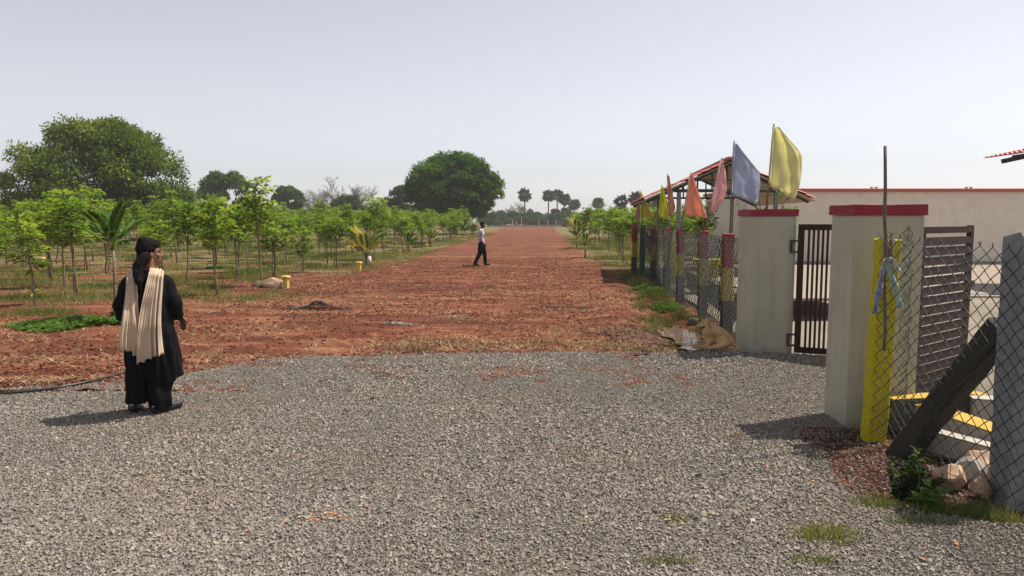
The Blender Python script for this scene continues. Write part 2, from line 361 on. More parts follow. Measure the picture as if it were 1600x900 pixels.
# ------------------------------------------------------------------ ground, road, gravel
def lerp_edge(pts, y):
    pts = np.asarray(pts, float); return np.interp(y, pts[:, 0], pts[:, 1])
ROAD_L = [(6, -7.5), (9, -7.0), (12, -6.2), (18.7, -5.6), (27, -4.9), (40, -4.4), (80, -3.6), (190, -1.6)]
ROAD_R = [(6, 2.4), (9.5, 2.15), (12, 2.35), (17, 2.85), (23, 3.3), (35, 3.8), (80, 5.4), (190, 11)]
GRAV = [(-14, 6.2), (-8, 6.8), (-5.2, 7.3), (-4.7, 7.55), (-4.0, 7.85), (-3.5, 8.5), (-2.8, 9.05), (-1.65, 9.3), (0, 9.45), (2.1, 9.42), (2.6, 9.2), (2.95, 9.0), (3.6, 9.1)]
def ground_z(x, y):
    return 0.05 * fbm(x * 0.35, y * 0.35, 3) * np.clip((y - 6) / 14, 0.15, 1)
def gravel_inside(x, y):
    """metres inside the gravel yard (negative outside)"""
    g = np.asarray(GRAV); b = np.interp(x, g[:, 0], g[:, 1]) + 0.16 * fbm(x * 1.1, y * 1.1, 3)
    d1 = b - y
    xr = np.interp(y, [-4, 3.2, 4.0, 4.6, 5.5, 5.9, 6.3, 6.6, 8.8, 9.1], [9, 9, 2.9, 2.25, 2.42, 2.95, 3.3, 5.0, 5.0, 2.9]) + 0.18 * fbm(x * 1.4 + 9, y * 1.4, 3)
    return np.minimum(d1, (xr - x))
def gravel_z(x, y):
    d = gravel_inside(x, y)
    m = 0.09 * np.exp(-(((x - 3.15) / 0.75) ** 2 + ((y - 8.95) / 0.4) ** 2)) + 0.05 * np.exp(-(((x - 2.6) / 0.5) ** 2 + ((y - 9.15) / 0.25) ** 2))
    return np.where(d > 0, 0.028 + 0.016 * fbm(x * 1.3, y * 1.3, 3) + m, 0.028 + d * 0.35) - 0.03 * np.clip(1 - d / 0.25, 0, 1)
def road_side(x, y):
    return np.minimum(x - lerp_edge(ROAD_L, y), lerp_edge(ROAD_R, y) - x)
def road_z(x, y):
    d = road_side(x, y) + 0.45 * fbm(x * 0.7, y * 0.7, 3)
    near = np.clip(1.3 - y / 45, 0.25, 1)
    clod = 0.030 * fbm(x * 3.0, y * 3.0, 4, 0.65) + 0.022 * np.maximum(fbm(x * 6.5 + 40, y * 6.5, 3, 0.6), 0)
    furrow = 0.02 * np.sin((y + 0.12 * x) * 4.2 + 3.0 * fbm(x * 0.25, y * 0.5, 2)) * np.clip(0.5 + fbm(x * 0.3 + 5, y * 0.2, 2), 0, 1)
    cl = lerp_edge(ROAD_L, y) * .42 + lerp_edge(ROAD_R, y) * .58 + .5 * fbm(y * .05, y * 0 + 3, 2); tr = np.exp(-((np.abs(x - cl) - .75) / .17) ** 2) + .8 * np.exp(-((np.abs(x - cl - 1.6 + .02 * y) - .75) / .15) ** 2)
    clod = clod * (1 - .75 * np.clip(tr, 0, 1)); furrow = furrow * (1 - .8 * np.clip(tr, 0, 1)) - .028 * np.clip(tr, 0, 1)
    berm = 0.06 * np.exp(-((d - 0.5) / 0.35) ** 2) * np.clip((y - 11) / 6, 0, 1) * np.clip(0.5 + fbm(x * 0.5, y * 0.3, 2), 0, 1.2)
    return np.where(d > 0, 0.02 + (clod + furrow) * near + berm, 0.02 + d * 0.25) - 0.05 * np.clip(1 - d / 0.3, 0, 1)

def sheet(name, xs, ys, fz, m, warp=None):
    X, Y = np.meshgrid(xs, ys); nx, ny = len(xs), len(ys)
    if warp is not None: X = warp(X, Y)
    Z = fz(X, Y); V = np.stack([X, Y, Z], -1).reshape(-1, 3)
    i = (np.arange(ny - 1)[:, None] * nx + np.arange(nx - 1)[None, :]).ravel()
    me = np_mesh(name, V, np.stack([i, i + 1, i + nx + 1, i + nx], 1))
    return tag(link(name, me, m, None, True), kind='structure')
def geo(a, b, s0, s1):
    o = [a]; s = s0
    while o[-1] < b: o.append(o[-1] + s); s = min(s * 1.15, s1)
    o[-1] = b; return np.array(o)
gx = np.concatenate([-geo(12, 1000, 0.4, 60)[::-1], np.arange(-11.8, 1.4, 0.2), np.arange(1.4, 3.6, 0.06), np.arange(3.6, 5.9, 0.2), geo(6, 1000, 0.4, 60)])
gy = np.concatenate([-geo(2, 60, 0.5, 20)[::-1], np.arange(-1.5, 9.2, 0.2), np.arange(9.2, 13.5, 0.07), np.arange(13.5, 30, 0.2), geo(30.2, 1000, 0.3, 50)])
def gz(x, y):
    z = ground_z(x, y)
    near = (np.abs(y - 18) < 16) & (x > -14) & (x < 6)
    z = z + np.where(near, 0.022 * fbm(x * 2.2, y * 2.2, 3) * np.clip((34 - y) / 10, 0, 1), 0)
    ditch = 0.085 * np.exp(-(((x - (2.42 + 0.08 * (y - 9))) / 0.30) ** 2)) * np.clip((y - 9.3) / 0.5, 0, 1) * np.clip((17 - y) / 4, 0, 1)
    z = z + np.where((x > 1.3) & (x < 3.7) & (y > 9) & (y < 17), 0.03 * fbm(x * 5 + 2, y * 5, 3, .6), 0)
    return z - ditch - 0.02
ground = sheet('ground', gx, gy, gz, MAT['field'])
ry = np.concatenate([np.arange(7.2, 16, 0.055), np.arange(16, 30, 0.1), np.arange(30, 80, 0.35), np.arange(80, 192, 1.2)])
def rwarp(X, Y):
    a = lerp_edge(ROAD_L, Y) - 1.4; b = lerp_edge(ROAD_R, Y) + 1.0
    return a + (b - a) * X
sheet('dirt_road', np.linspace(0, 1, 190), ry, road_z, MAT['road'], rwarp)
sheet('gravel_yard', np.arange(-14, 7.0, 0.09), np.arange(-3, 9.9, 0.09), gravel_z, MAT['gravel'])
cx_ = np.concatenate([np.arange(3.35, 8, 0.25), np.arange(8, 45, 1.5)])
sheet('compound_ground', cx_, np.concatenate([np.arange(3.0, 17, 0.25), np.arange(17, 31, 1.0)]),
      lambda x, y: 0.02 + 0.03 * fbm(x * 0.8, y * 0.8, 3) + np.clip((x - 3.35) / 0.5, 0, 1) * 0.02 - 0.1 * np.clip(1 - (x - 3.35) / 0.3, 0, 1), MAT['compound'],
      lambda X, Y: X + 0.07 * np.clip(Y - 9, 0, 30))
bm = bmesh.new(); bx(bm, (22, 22.2, 0.04), (30, 11.6, 0.08)); bevel(bm, 0.02)
tag(obj('paved_apron', bm, MAT['apron']), kind='structure')

def surf_z(x, y):
    z = gz(x, y)
    z = np.where((y > 7.2) & (y < 192), np.maximum(z, road_z(x, y)), z)
    return np.where((y < 9.9) & (x < 7), np.maximum(z, gravel_z(x, y)), z)
def sz(x, y): return float(surf_z(np.array([x]), np.array([y]))[0])

# loose crushed stone (instanced)
rocks = bpy.data.collections.new('stone_shapes')
for i in range(7):
    bm = bmesh.new(); bmesh.ops.create_cube(bm, size=1.0)
    for v in bm.verts: v.co = Vector((v.co.x * random.uniform(.7, 1.25), v.co.y * random.uniform(.6, 1.0), v.co.z * random.uniform(.45, .85))) + Vector((random.uniform(-.18, .18), random.uniform(-.18, .18), random.uniform(-.15, .15)))
    me = bpy.data.meshes.new('stone_shape'); bmesh.ops.triangulate(bm, faces=bm.faces); bm.to_mesh(me); bm.free(); me.materials.append(MAT['stone'])
    rocks.objects.link(bpy.data.objects.new('stone_shape', me))
def scatter_instances(name, P, scale, label, cat):
    me = bpy.data.meshes.new(name); me.vertices.add(len(P)); me.vertices.foreach_set('co', np.asarray(P, np.float32).ravel())
    a = me.attributes.new('sc', 'FLOAT', 'POINT'); a.data.foreach_set('value', np.asarray(scale, np.float32))
    o = link(name, me, None)
    g = bpy.data.node_groups.new(name, 'GeometryNodeTree')
    g.interface.new_socket('Geometry', in_out='INPUT', socket_type='NodeSocketGeometry'); g.interface.new_socket('Geometry', in_out='OUTPUT', socket_type='NodeSocketGeometry')
    N = g.nodes; L = g.links
    gi = N.new('NodeGroupInput'); go = N.new('NodeGroupOutput'); ip = N.new('GeometryNodeInstanceOnPoints')
    ci = N.new('GeometryNodeCollectionInfo'); ci.inputs['Collection'].default_value = rocks; ci.inputs['Separate Children'].default_value = True; ci.inputs['Reset Children'].default_value = True
    rv = N.new('FunctionNodeRandomValue'); rv.data_type = 'FLOAT_VECTOR'; rv.inputs['Max'].default_value = (6.28, 6.28, 6.28)
    na = N.new('GeometryNodeInputNamedAttribute'); na.data_type = 'FLOAT'; na.inputs['Name'].default_value = 'sc'
    mp = N.new('GeometryNodeMeshToPoints')
    L.new(gi.outputs[0], mp.inputs['Mesh']); L.new(mp.outputs[0], ip.inputs['Points']); L.new(ci.outputs[0], ip.inputs['Instance']); ip.inputs['Pick Instance'].default_value = True
    L.new(rv.outputs[0], ip.inputs['Rotation']); L.new(na.outputs[0], ip.inputs['Scale']); L.new(ip.outputs[0], go.inputs[0])
    o.modifiers.new('scatter', 'NODES').node_group = g
    return tag(o, label, cat, None, 'stuff')
def gravel_points(n, y0, y1):
    y = RNG.uniform(y0, y1, n); hw = 0.74 * y + 0.9; x = RNG.uniform(-1, 1, n) * hw
    d = gravel_inside(x, y); corner = (x > 2.0) & (x < 3.4) & (y > 3.9) & (y < 6.0); keep = RNG.random(n) < np.where(corner, np.maximum(np.clip((d + 0.45) / 0.8, 0, 1), .4), np.clip((d + 0.22) / 0.4, 0, 1) ** 1.6)
    x = x[keep]; y = y[keep]
    return np.stack([x, y, surf_z(x, y) + RNG.uniform(-0.003, 0.006, len(x))], 1)
Pn = np.concatenate([gravel_points(98000, 3.2, 4.6), gravel_points(115000, 4.6, 6.6), gravel_points(115000, 6.6, 9.9)])
scl = RNG.gamma(6, 0.00175, len(Pn)) * np.clip(0.75 + Pn[:, 1] * 0.05, 0.9, 1.25)
scl *= np.clip(1 + 0.45 * fbm(Pn[:, 0] * 0.8 + 3, Pn[:, 1] * 0.8, 3), .6, 1.5)
scatter_instances('gravel_stones', Pn, scl, 'loose grey crushed stone covering the yard in the foreground', 'gravel')

# fallen leaves on the gravel
def litter():
    n = 170; y = RNG.uniform(3.5, 9, n); x = RNG.uniform(-1, 1, n) * 0.72 * y; k = gravel_inside(x, y) > .05; x, y = x[k], y[k]
    c = np.array([[at(u, v).x, at(u, v).y] for (u, v) in [(500, 800), (540, 822), (505, 815), (490, 822), (550, 800), (470, 720), (1050, 820)] for _ in range(9)]); c += RNG.normal(0, .05, c.shape)
    x = np.concatenate([x, c[:, 0]]); y = np.concatenate([y, c[:, 1]]); n = len(x); a = RNG.uniform(0, 6.28, n); L = RNG.uniform(.012, .04, n); W = L * RNG.uniform(.3, .8, n); z = surf_z(x, y) + .014
    d = np.stack([np.cos(a), np.sin(a), RNG.uniform(-.2, .3, n)], 1) * L[:, None]; e = np.stack([-np.sin(a), np.cos(a), RNG.uniform(-.2, .3, n)], 1) * (W * .5)[:, None]; P = np.stack([x, y, z], 1)
    V = np.stack([P - d * .5, P + e, P + d * .5, P - e], 1).reshape(-1, 3); T = np.arange(n * 4).reshape(-1, 4)
    k = M_('fallen_leaf', 0.8, 0.2); k.col(k.ramp(k.attr('tint'), [(0.0, (0.30, 0.09, 0.04)), (0.5, (0.42, 0.20, 0.09)), (1.0, (0.48, 0.40, 0.25))]))
    tag(link('fallen_leaves', np_mesh('fallen_leaves', V, T, RNG.random(n)), k.m), 'scattered orange and straw-coloured leaf litter on the gravel yard', 'litter', None, 'stuff')
litter()

# clods of red soil
def clods(n, xy, smin, smax, name, label, m='clod'):
    x, y = xy; n = len(x); s = RNG.uniform(smin, smax, n) ** 1.0
    O = np.array([[1, 0, 0], [-1, 0, 0], [0, 1, 0], [0, -1, 0], [0, 0, 1], [0, 0, -1]], float)
    Tt = np.array([[0, 2, 4], [2, 1, 4], [1, 3, 4], [3, 0, 4], [2, 0, 5], [1, 2, 5], [3, 1, 5], [0, 3, 5]])
    J = O[None] * RNG.uniform(0.6, 1.3, (n, 6, 1)) + RNG.uniform(-.3, .3, (n, 6, 3)); J[:, :, 2] *= 0.65
    z = surf_z(x, y)
    V = J * s[:, None, None] + np.stack([x, y, z + s * 0.1], 1)[:, None, :]
    T = Tt[None] + (np.arange(n) * 6)[:, None, None]
    me = np_mesh(name, V.reshape(-1, 3), T.reshape(-1, 3), np.repeat(RNG.random(n), 8))
    return tag(link(name, me, MAT[m]), label, 'soil', None, 'stuff')
def zone(n, y0, y1, fx, mask, power=1.0):
    y = y0 + (y1 - y0) * RNG.random(n) ** power; a, b = fx(y); x = a + (b - a) * RNG.random(n)
    k = mask(x, y); return x[k], y[k]
mask_soil = lambda x, y: (gravel_inside(x, y) < 0.02) & (fbm(x * 0.6, y * 0.6, 3) + RNG.uniform(-.5, .5, len(x)) > -0.05) & ~((x > 3.0) & (y < 25))
clods(0, zone(42000, 7, 34, lambda y: (np.maximum(-0.74 * y, -9 - 0.0 * y), lerp_edge(ROAD_R, y) + 0.5), mask_soil, 1.7), 0.008, 0.034, 'soil_clods', 'crumbled clods of red soil strewn over the dirt road')

# grass and straw blades
def blades(name, x, y, h, wd, lean, m, label, cat, tint, zoff=0.0):
    n = len(x); z = surf_z(x, y) + zoff; a = RNG.uniform(0, 2 * PI, n); b = RNG.uniform(0, 2 * PI, n)
    base = np.stack([x, y, z - 0.004], 1); side = np.stack([np.cos(a), np.sin(a), np.zeros(n)], 1) * (wd * 0.5)[:, None]
    ln = lean * h; tip = base + np.stack([np.cos(b) * ln, np.sin(b) * ln, np.sqrt(np.maximum(h ** 2 - ln ** 2, 1e-6))], 1)
    V = np.stack([base - side, base + side, tip], 1).reshape(-1, 3); T = np.arange(n * 3).reshape(-1, 3)
    return tag(link(name, np_mesh(name, V, T, tint), m), label, cat, None, 'stuff')
def straw_field(n, zx, dens, name, label, lmax=0.16):
    x, y = zx; n = len(x); L = RNG.uniform(0.05, lmax, n)
    blades(name, x, y, L, RNG.uniform(0.003, 0.007, n) * (1 + y / 22), RNG.uniform(0.93, 0.998, n), MAT['straw'], label, 'straw', RNG.random(n), 0.012)
def straw_mask(x, y):
    d = fbm(x * 0.5 + 3, y * 0.9, 4) + 0.9 * np.exp(-(((y - 9.9) / 0.8) ** 2)) * (x > -1.6) * (x < 2.1) + 0.5 * np.exp(-((gravel_inside(x, y) + 0.35) / 0.3) ** 2) - np.where((gravel_inside(x, y) > -0.03), 3, 0)
    return (d + RNG.uniform(-.6, .6, len(x)) > 0.33) & ~((x > 2.9) & (y < 25))
straw_field(0, zone(150000, 7, 40, lambda y: (-0.74 * y, lerp_edge(ROAD_R, y) + 0.6), straw_mask, 1.9), 1, 'dry_straw', 'pale dry grass straw lying over the red soil')

def patch_blades(patches, name, label, cat, m, hscale=1.0, tint=(0.0, 1.0), seed_h=(0.06, 0.2), wd=0.006):
    X = []; Y = []; H = []; W = []; TT = []
    for (px, py, rx, ry_, n, hh) in patches:
        r = np.sqrt(RNG.random(n)) * (0.75 + 0.5 * RNG.random(n)); a = RNG.uniform(0, 2 * PI, n)
        X.append(px + r * np.cos(a) * rx); Y.append(py + r * np.sin(a) * ry_); H.append(RNG.uniform(seed_h[0], seed_h[1], n) * hh * (1.25 - 0.55 * r)); W.append(np.full(n, wd * (0.6 + py / 14)))
        c0 = random.uniform(*tint); TT.append(np.clip(c0 + RNG.normal(0, 0.18, n), 0, 1))
    X = np.concatenate(X); Y = np.concatenate(Y); H = np.concatenate(H); W = np.concatenate(W)
    return blades(name, X, Y, H, W, RNG.uniform(0.1, 0.75, len(X)), m, label, cat, np.concatenate(TT))
pt = []
for i in range(520):
    y = 12.5 + 60 * random.random() ** 1.3; x = -random.uniform(5.3, 0.72 * y + 3)
    if fbm(np.array([x * .3]), np.array([y * .3]), 2)[0] < (.12 if y < 19 else -.3): continue
    pt.append((x, y, random.uniform(.4, 1.7), random.uniform(.3, 1.2), int(random.uniform(200, 420)), random.uniform(.7, 1.7)))
for (u, v, rx, ry_, n, h) in [(60, 490, .9, .5, 900, 1.3), (330, 450, .55, .35, 700, 1.2), (130, 450, .8, .4, 600, 1.0), (395, 412, .8, .5, 500, 1.3), (60, 430, 1.2, .6, 600, 1), (480, 420, 1.2, .6, 500, 1.2), (400, 438, .6, .35, 500, 1.2), (20, 465, .8, .4, 500, 1.0), (540, 405, 1.2, .5, 500, 1.1)]:
    p = at(u, v); pt.append((p.x, p.y, rx, ry_, n, h))
patch_blades(pt, 'field_grass', 'tufts of green and yellowing grass between the rows of young trees on the left', 'grass', MAT['grass'], tint=(0.2, 0.75))
pt = []
for i in range(120):
    y = 24 + 45 * random.random() ** 1.3; x = float(lerp_edge(ROAD_R, y)) + random.uniform(-.1, 9) * min(1, y / 40)
    pt.append((x, y, random.uniform(.5, 1.3), random.uniform(.4, 1.2), 280, random.uniform(.9, 2.2)))
for i in range(60):
    y = 25 + 70 * random.random(); x = float(lerp_edge(ROAD_L, y)) - random.uniform(-.2, 2.2)
    pt.append((x, y, random.uniform(.5, 1.3), random.uniform(.6, 1.8), 220, random.uniform(.8, 1.7)))
patch_blades(pt, 'verge_grass', 'long yellowish grass growing along both edges of the red road', 'grass', MAT['grass'], tint=(0.45, 0.9))
pt = [(at(u, v).x, at(u, v).y, rx, ry_, n, h) for (u, v, rx, ry_, n, h) in
      [(1020, 460, .5, .8, 900, 1.3), (1040, 480, .4, .6, 700, 1.0), (1010, 500, .3, .35, 500, .8), (1050, 455, .35, .9, 700, 1.5), (1000, 440, .5, .8, 600, 1.2), (1010, 552, .6, .08, 420, .5), (1090, 500, .2, .3, 300, .9), (1145, 535, .1, .25, 260, 1.6), (1110, 470, .25, .6, 500, 1.2), (1120, 552, .1, .06, 90, 1.5)]]
random.seed(77)
pt = [(q[0], q[1], q[2] * .6, q[3] * .5, q[4] // 3, q[5]) for q in pt]
for i in range(150):
    y = 9.7 + 14 * random.random() ** 1.2; x0 = float(lerp_edge(ROAD_R, y)); x = x0 + random.uniform(-.15, .95) + .02 * (y - 10)
    if 2.3 < x < 2.85 and y < 12: continue
    pt.append((x, y, random.uniform(.05, .25), random.uniform(.05, .3), random.randint(20, 90), random.uniform(.5, 1.7)))
patch_blades(pt, 'ditch_grass', 'green grass growing in the ditch along the wire fence', 'grass', MAT['grass'], tint=(0.2, 0.85))
pt = [(at(u, v).x, at(u, v).y, rx, ry_, n, h) for (u, v, rx, ry_, n, h) in
      [(1290, 845, .20, .12, 620, .45), (1275, 885, .13, .05, 200, .35), (1370, 795, .16, .10, 300, .5), (1480, 800, .2, .13, 330, .8), (1530, 805, .18, .12, 300, .9), (1440, 825, .25, .06, 160, .5), (1060, 820, .12, .05, 160, .3), (1040, 890, .16, .04, 160, .35), (1570, 815, .12, .1, 200, .9)]]
patch_blades(pt, 'corner_grass', 'short green grass sprouting through the gravel by the grey post', 'grass', MAT['grass'], tint=(0.35, 0.7), wd=0.008)
pt = [(at(u, v).x, at(u, v).y, rx, ry_, n, h) for (u, v, rx, ry_, n, h) in [(640, 550, .35, .12, 600, .8), (700, 535, .6, .18, 500, .6), (850, 540, .9, .2, 800, .55), (900, 520, .8, .35, 800, .5), (960, 545, .3, .12, 400, .5), (330, 560, .4, .15, 400, .5), (1150, 690, .1, .05, 60, .4)]]
patch_blades(pt, 'dry_grass', 'dry yellow grass fringe between the gravel yard and the red soil', 'grass', MAT['straw'], tint=(0.2, 0.8))

# ------------------------------------------------------------------ leaves
def leaf_arrays(P, D, L, W, up=0.25, droop=None):
    """folded diamond leaves at P pointing along D; returns verts (4n) and tris (2n)"""
    n = len(P); D = D / np.linalg.norm(D, axis=1, keepdims=True)
    rnd = RNG.normal(size=(n, 3)) * 0.35 + np.array([0, 0, 1.0])
    Sx = np.cross(D, rnd); Sx /= np.maximum(np.linalg.norm(Sx, axis=1, keepdims=True), 1e-6); Nn = np.cross(Sx, D)
    L = np.asarray(L).reshape(-1, 1); W = np.asarray(W).reshape(-1, 1)
    b = P; t = P + D * L; m = P + D * L * 0.45
    l = m + Sx * W * 0.5 + Nn * W * up; r = m - Sx * W * 0.5 + Nn * W * up
    V = np.stack([b, r, t, l], 1).reshape(-1, 3); i = np.arange(n) * 4
    T = np.concatenate([np.stack([i, i + 1, i + 2], 1), np.stack([i, i + 2, i + 3], 1)])
    return V, T
def tube_np(paths, rads, seg=5):
    bm = bmesh.new()
    for p, r in zip(paths, rads): tube(bm, p, r, seg, True)
    return bm

def wob(p0, p1, n, amp):
    p0 = Vector(p0); p1 = Vector(p1); o = []
    for i in range(n + 1):
        t = i / n; q = p0.lerp(p1, t)
        if 0 < i < n: q += Vector((random.uniform(-amp, amp), random.uniform(-amp, amp), random.uniform(-amp, amp) * .5))
        o.append(q)
    return o

# ---------------- young orchard trees
def young_proto(h, spread, nb, shoots, seed, stake):
    random.seed(seed)
    root = empty('orchard_tree'); top = Vector((random.uniform(-.12, .12), random.uniform(-.1, .1), h * 0.80))
    tr = wob((0, 0, -0.05), top, 7, 0.025); paths = [tr]; rads = [[0.034 - 0.018 * i / 7 for i in range(8)]]
    P = []; D = []; Ls = []; Ws = []; Tn = []
    def spray(c, d, n, size):
        base = random.random()
        for k in range(n):
            a = random.uniform(0, 2 * PI); dd = Vector((math.cos(a), math.sin(a), random.uniform(-.55, .3))) * 0.85 + Vector(d) * 0.45
            off = random.uniform(0.02, size)
            P.append(c + dd.normalized() * off); D.append(dd); Ls.append(random.uniform(.11, .20)); Ws.append(random.uniform(.06, .11)); Tn.append(min(1, max(0, base * .65 + random.uniform(-.05, .4))))
    for b in range(nb):
        t = 0.54 + 0.46 * (b + 1) / nb; k = t * 7; i0 = min(6, int(k)); st = tr[i0].lerp(tr[i0 + 1], k - i0)
        a = b * 2.4 + random.uniform(-.4, .4); ln = spread * random.uniform(.35, .92) * (1.15 - 0.45 * (b / nb))
        en = st + Vector((math.cos(a) * ln, math.sin(a) * ln, random.uniform(.0, .45)))
        br = wob(st, en, 3, .03); paths.append(br); rads.append([.012, .009, .007, .004])
        for s_ in range(1, 4):
            spray(br[s_], (math.cos(a), math.sin(a), .1), random.randint(11, 17), .19)
        sp = en + Vector((random.uniform(-.12, .12), random.uniform(-.12, .12), random.uniform(.08, .28)))
        paths.append([en, sp]); rads.append([.005, .003]); spray(sp, (0, 0, .4), 18, .17)
    for s_ in range(3): spray(top + Vector((random.uniform(-.12, .12), random.uniform(-.12, .12), .08 + .11 * s_)), (0, 0, .6), 12, .15)
    paths.append([top, top + Vector((.02, 0, .33))]); rads.append([.012, .005])
    for s_ in range(shoots):
        z = random.uniform(.25, .6) * h; k = z / (h * .8) * 7; c = tr[min(7, int(k))] + Vector((random.uniform(-.06, .06), random.uniform(-.06, .06), 0)); spray(c, (0, 0, 0), 6, .1)
    V, T = leaf_arrays(np.array([list(p) for p in P]), np.array([list(d) for d in D]), Ls, Ws)
    obj('trunk', tube_np(paths, rads, 5), MAT['bark'] if seed % 2 else MAT['bark_pale'], root, True)
    link('crown', np_mesh('crown', V, T, np.tile(Tn, 2)), MAT['young'], root)
    if stake:
        bm = bmesh.new(); a = random.uniform(0, 6); tube(bm, wob((.12 * math.cos(a), .12 * math.sin(a), -.05), (.03 * math.cos(a), .03 * math.sin(a), h * .68), 3, .01), [.018, .017, .016, .014], 5)
        obj('stake', bm, MAT['stick'], root, True)
    return root
def copy_tree(o, parent=None):
    c = o.copy(); C.objects.link(c); c.parent = parent
    for ch in list(o.children): copy_tree(ch, c)
    return c
protos = [young_proto(2.35, .62, 10, 2, 1, True), young_proto(2.6, .55, 11, 1, 2, False), young_proto(2.15, .68, 9, 1, 3, True),
          young_proto(2.75, .6, 12, 3, 4, False), young_proto(2.25, .5, 8, 0, 5, False), young_proto(2.9, .5, 11, 2, 6, True), young_proto(1.62, .3, 5, 2, 8, False)]
used = [False] * len(protos); spots = []
random.seed(21)
def plant(x, y, k, sc, label, group):
    o = protos[k] if not used[k] else copy_tree(protos[k]); used[k] = True
    o.location = (x, y, sz(x, y) - 0.01); o.rotation_euler = (0, 0, random.uniform(0, 2 * PI)); sc *= .88; o.scale = (sc, sc, sc * random.uniform(.84, 1.26))
    tag(o, label, 'tree', group); spots.append((x, y))
NEAR = [(57, 475, 6, 1.0, 'short bare-stemmed young tree with one small tuft of leaves, nearest the left edge'),
        (100, 447, 3, 1.0, 'slender young tree with leafy crown, first behind the short tufted one at left'),
        (136, 421, 0, 1.05, 'young tree with wide pale crown standing left of the coconut sapling'),
        (293, 442, 1, .98, 'nearest young tree just right of the woman, thin dark trunk and bright crown'),
        (337, 418, 2, 1.0, 'young tree with low spreading crown, second to the right of the woman'),
        (372, 433, 5, .9, 'tall thin young tree right of the woman with narrow crown over a grass tuft'),
        (428, 434, 2, .98, 'young tree behind the buff rock and the yellow marker post'),
        (472, 425, 6, 1.0, 'tiny thin sapling with few leaves right of the buff rock'),
        (512, 412, 4, 1.0, 'leaning dark-stemmed young tree left of the yellow-leaved coconut seedling'),
        (540, 401, 1, 1.0, 'young tree with full bright crown directly behind the yellow-leaved coconut seedling')]
for (u, v, k, sc, lab) in NEAR:
    p = at(u, v); plant(p.x, p.y, k, sc, lab, 'young trees in the orchard rows')
lab_l = 'thin young tree with light green crown in the orchard rows left of the road'
lab_r = 'thin young tree with light green crown in the orchard rows right of the road'
cand = []
y = 17.0
while y < 92:
    x = float(lerp_edge(ROAD_L, y)) - 1.6
    while x > -(0.72 * y + 1.5):
        cand.append((x + random.uniform(-.45, .45), y + random.uniform(-.5, .5), 'l')); x -= 2.4
    y += 2.5
y = 26.0
while y < 84:
    x = float(lerp_edge(ROAD_R, y)) + 1.4
    while x < 0.36 * y + 1.5:
        cand.append((x + random.uniform(-.35, .35), y + random.uniform(-.4, .4), 'r')); x += 2.3
    y += 2.5
cand.sort(key=lambda c: c[1])
n_tree = 0; far_spots = []
for (x, y, sd_) in cand:
    if random.random() < .06: continue
    if any((x - a) ** 2 + (y - b) ** 2 < 2.0 for a, b in spots[-60:]): continue
    if sd_ == 'l' and abs(x / y + 0.5) < .04 and y < 22: continue
    if n_tree >= 284:
        far_spots.append((x, y)); continue
    n_tree += 1
    plant(x, y, random.choice([0, 1, 2, 3, 4, 5, 0, 1, 2, 3, 5, 6] if y < 45 else [0, 1, 2, 3, 5]), random.uniform(.85, 1.12), lab_l if sd_ == 'l' else lab_r, 'young trees in the rows left of the road' if sd_ == 'l' else 'young trees in the rows right of the road')
# the rows farther back, past the three hundred that show largest
Vs = []; Ts = []; tn_ = []; tv = []; tt_ = []; n0 = 0; n1 = 0
for (x, y) in far_spots:
    k = random.choice([0, 1, 2, 3, 5]); me = [c for c in protos[k].children if c.name.startswith('crown')][0].data
    nv = len(me.vertices); a = np.empty(nv * 3, np.float32); me.vertices.foreach_get('co', a); V4 = a.reshape(-1, 4, 3); tint_ = np.empty(len(me.polygons), np.float32); me.attributes['tint'].data.foreach_get('value', tint_)
    sel = RNG.choice(len(V4), len(V4) // 3, replace=False); V4 = V4[sel]; c4 = V4.mean(1, keepdims=True); V4 = c4 + (V4 - c4) * 1.6; an = random.uniform(0, 6.28); ca, sa = math.cos(an), math.sin(an); sc_ = random.uniform(.88, 1.12)
    V4 = np.stack([V4[..., 0] * ca - V4[..., 1] * sa, V4[..., 0] * sa + V4[..., 1] * ca, V4[..., 2]], -1) * sc_ + np.array([x, y, 0]); ii = np.arange(len(V4)) * 4 + n0
    Vs.append(V4.reshape(-1, 3)); Ts += [np.stack([ii, ii + 1, ii + 2], 1), np.stack([ii, ii + 2, ii + 3], 1)]; tn_ += [tint_[sel], tint_[sel]]; n0 += len(V4) * 4
    h_ = 1.7 * sc_; tri = np.array([[x + .03 * math.cos(q), y + .03 * math.sin(q), zz] for zz in (-.05, h_) for q in (0, 2.09, 4.19)]); tv.append(tri); tt_.append(np.array([[0, 1, 4, 3], [1, 2, 5, 4], [2, 0, 3, 5]]) + n1); n1 += 6
if far_spots:
    fr_ = empty('far_orchard', (0, 0, 0)); tag(fr_, 'farthest orchard rows merging into one green band below the big trees', 'orchard', None, 'stuff')
    o = link('crowns', np_mesh('crowns', np.concatenate(Vs), np.concatenate(Ts), np.concatenate(tn_)), MAT['young'], fr_); o['kind'] = 'stuff'
    o = link('trunks', np_mesh('trunks', np.concatenate(tv), np.concatenate(tt_)), MAT['bark'], fr_); o['kind'] = 'stuff'
print('near trees', n_tree, 'far', len(far_spots))

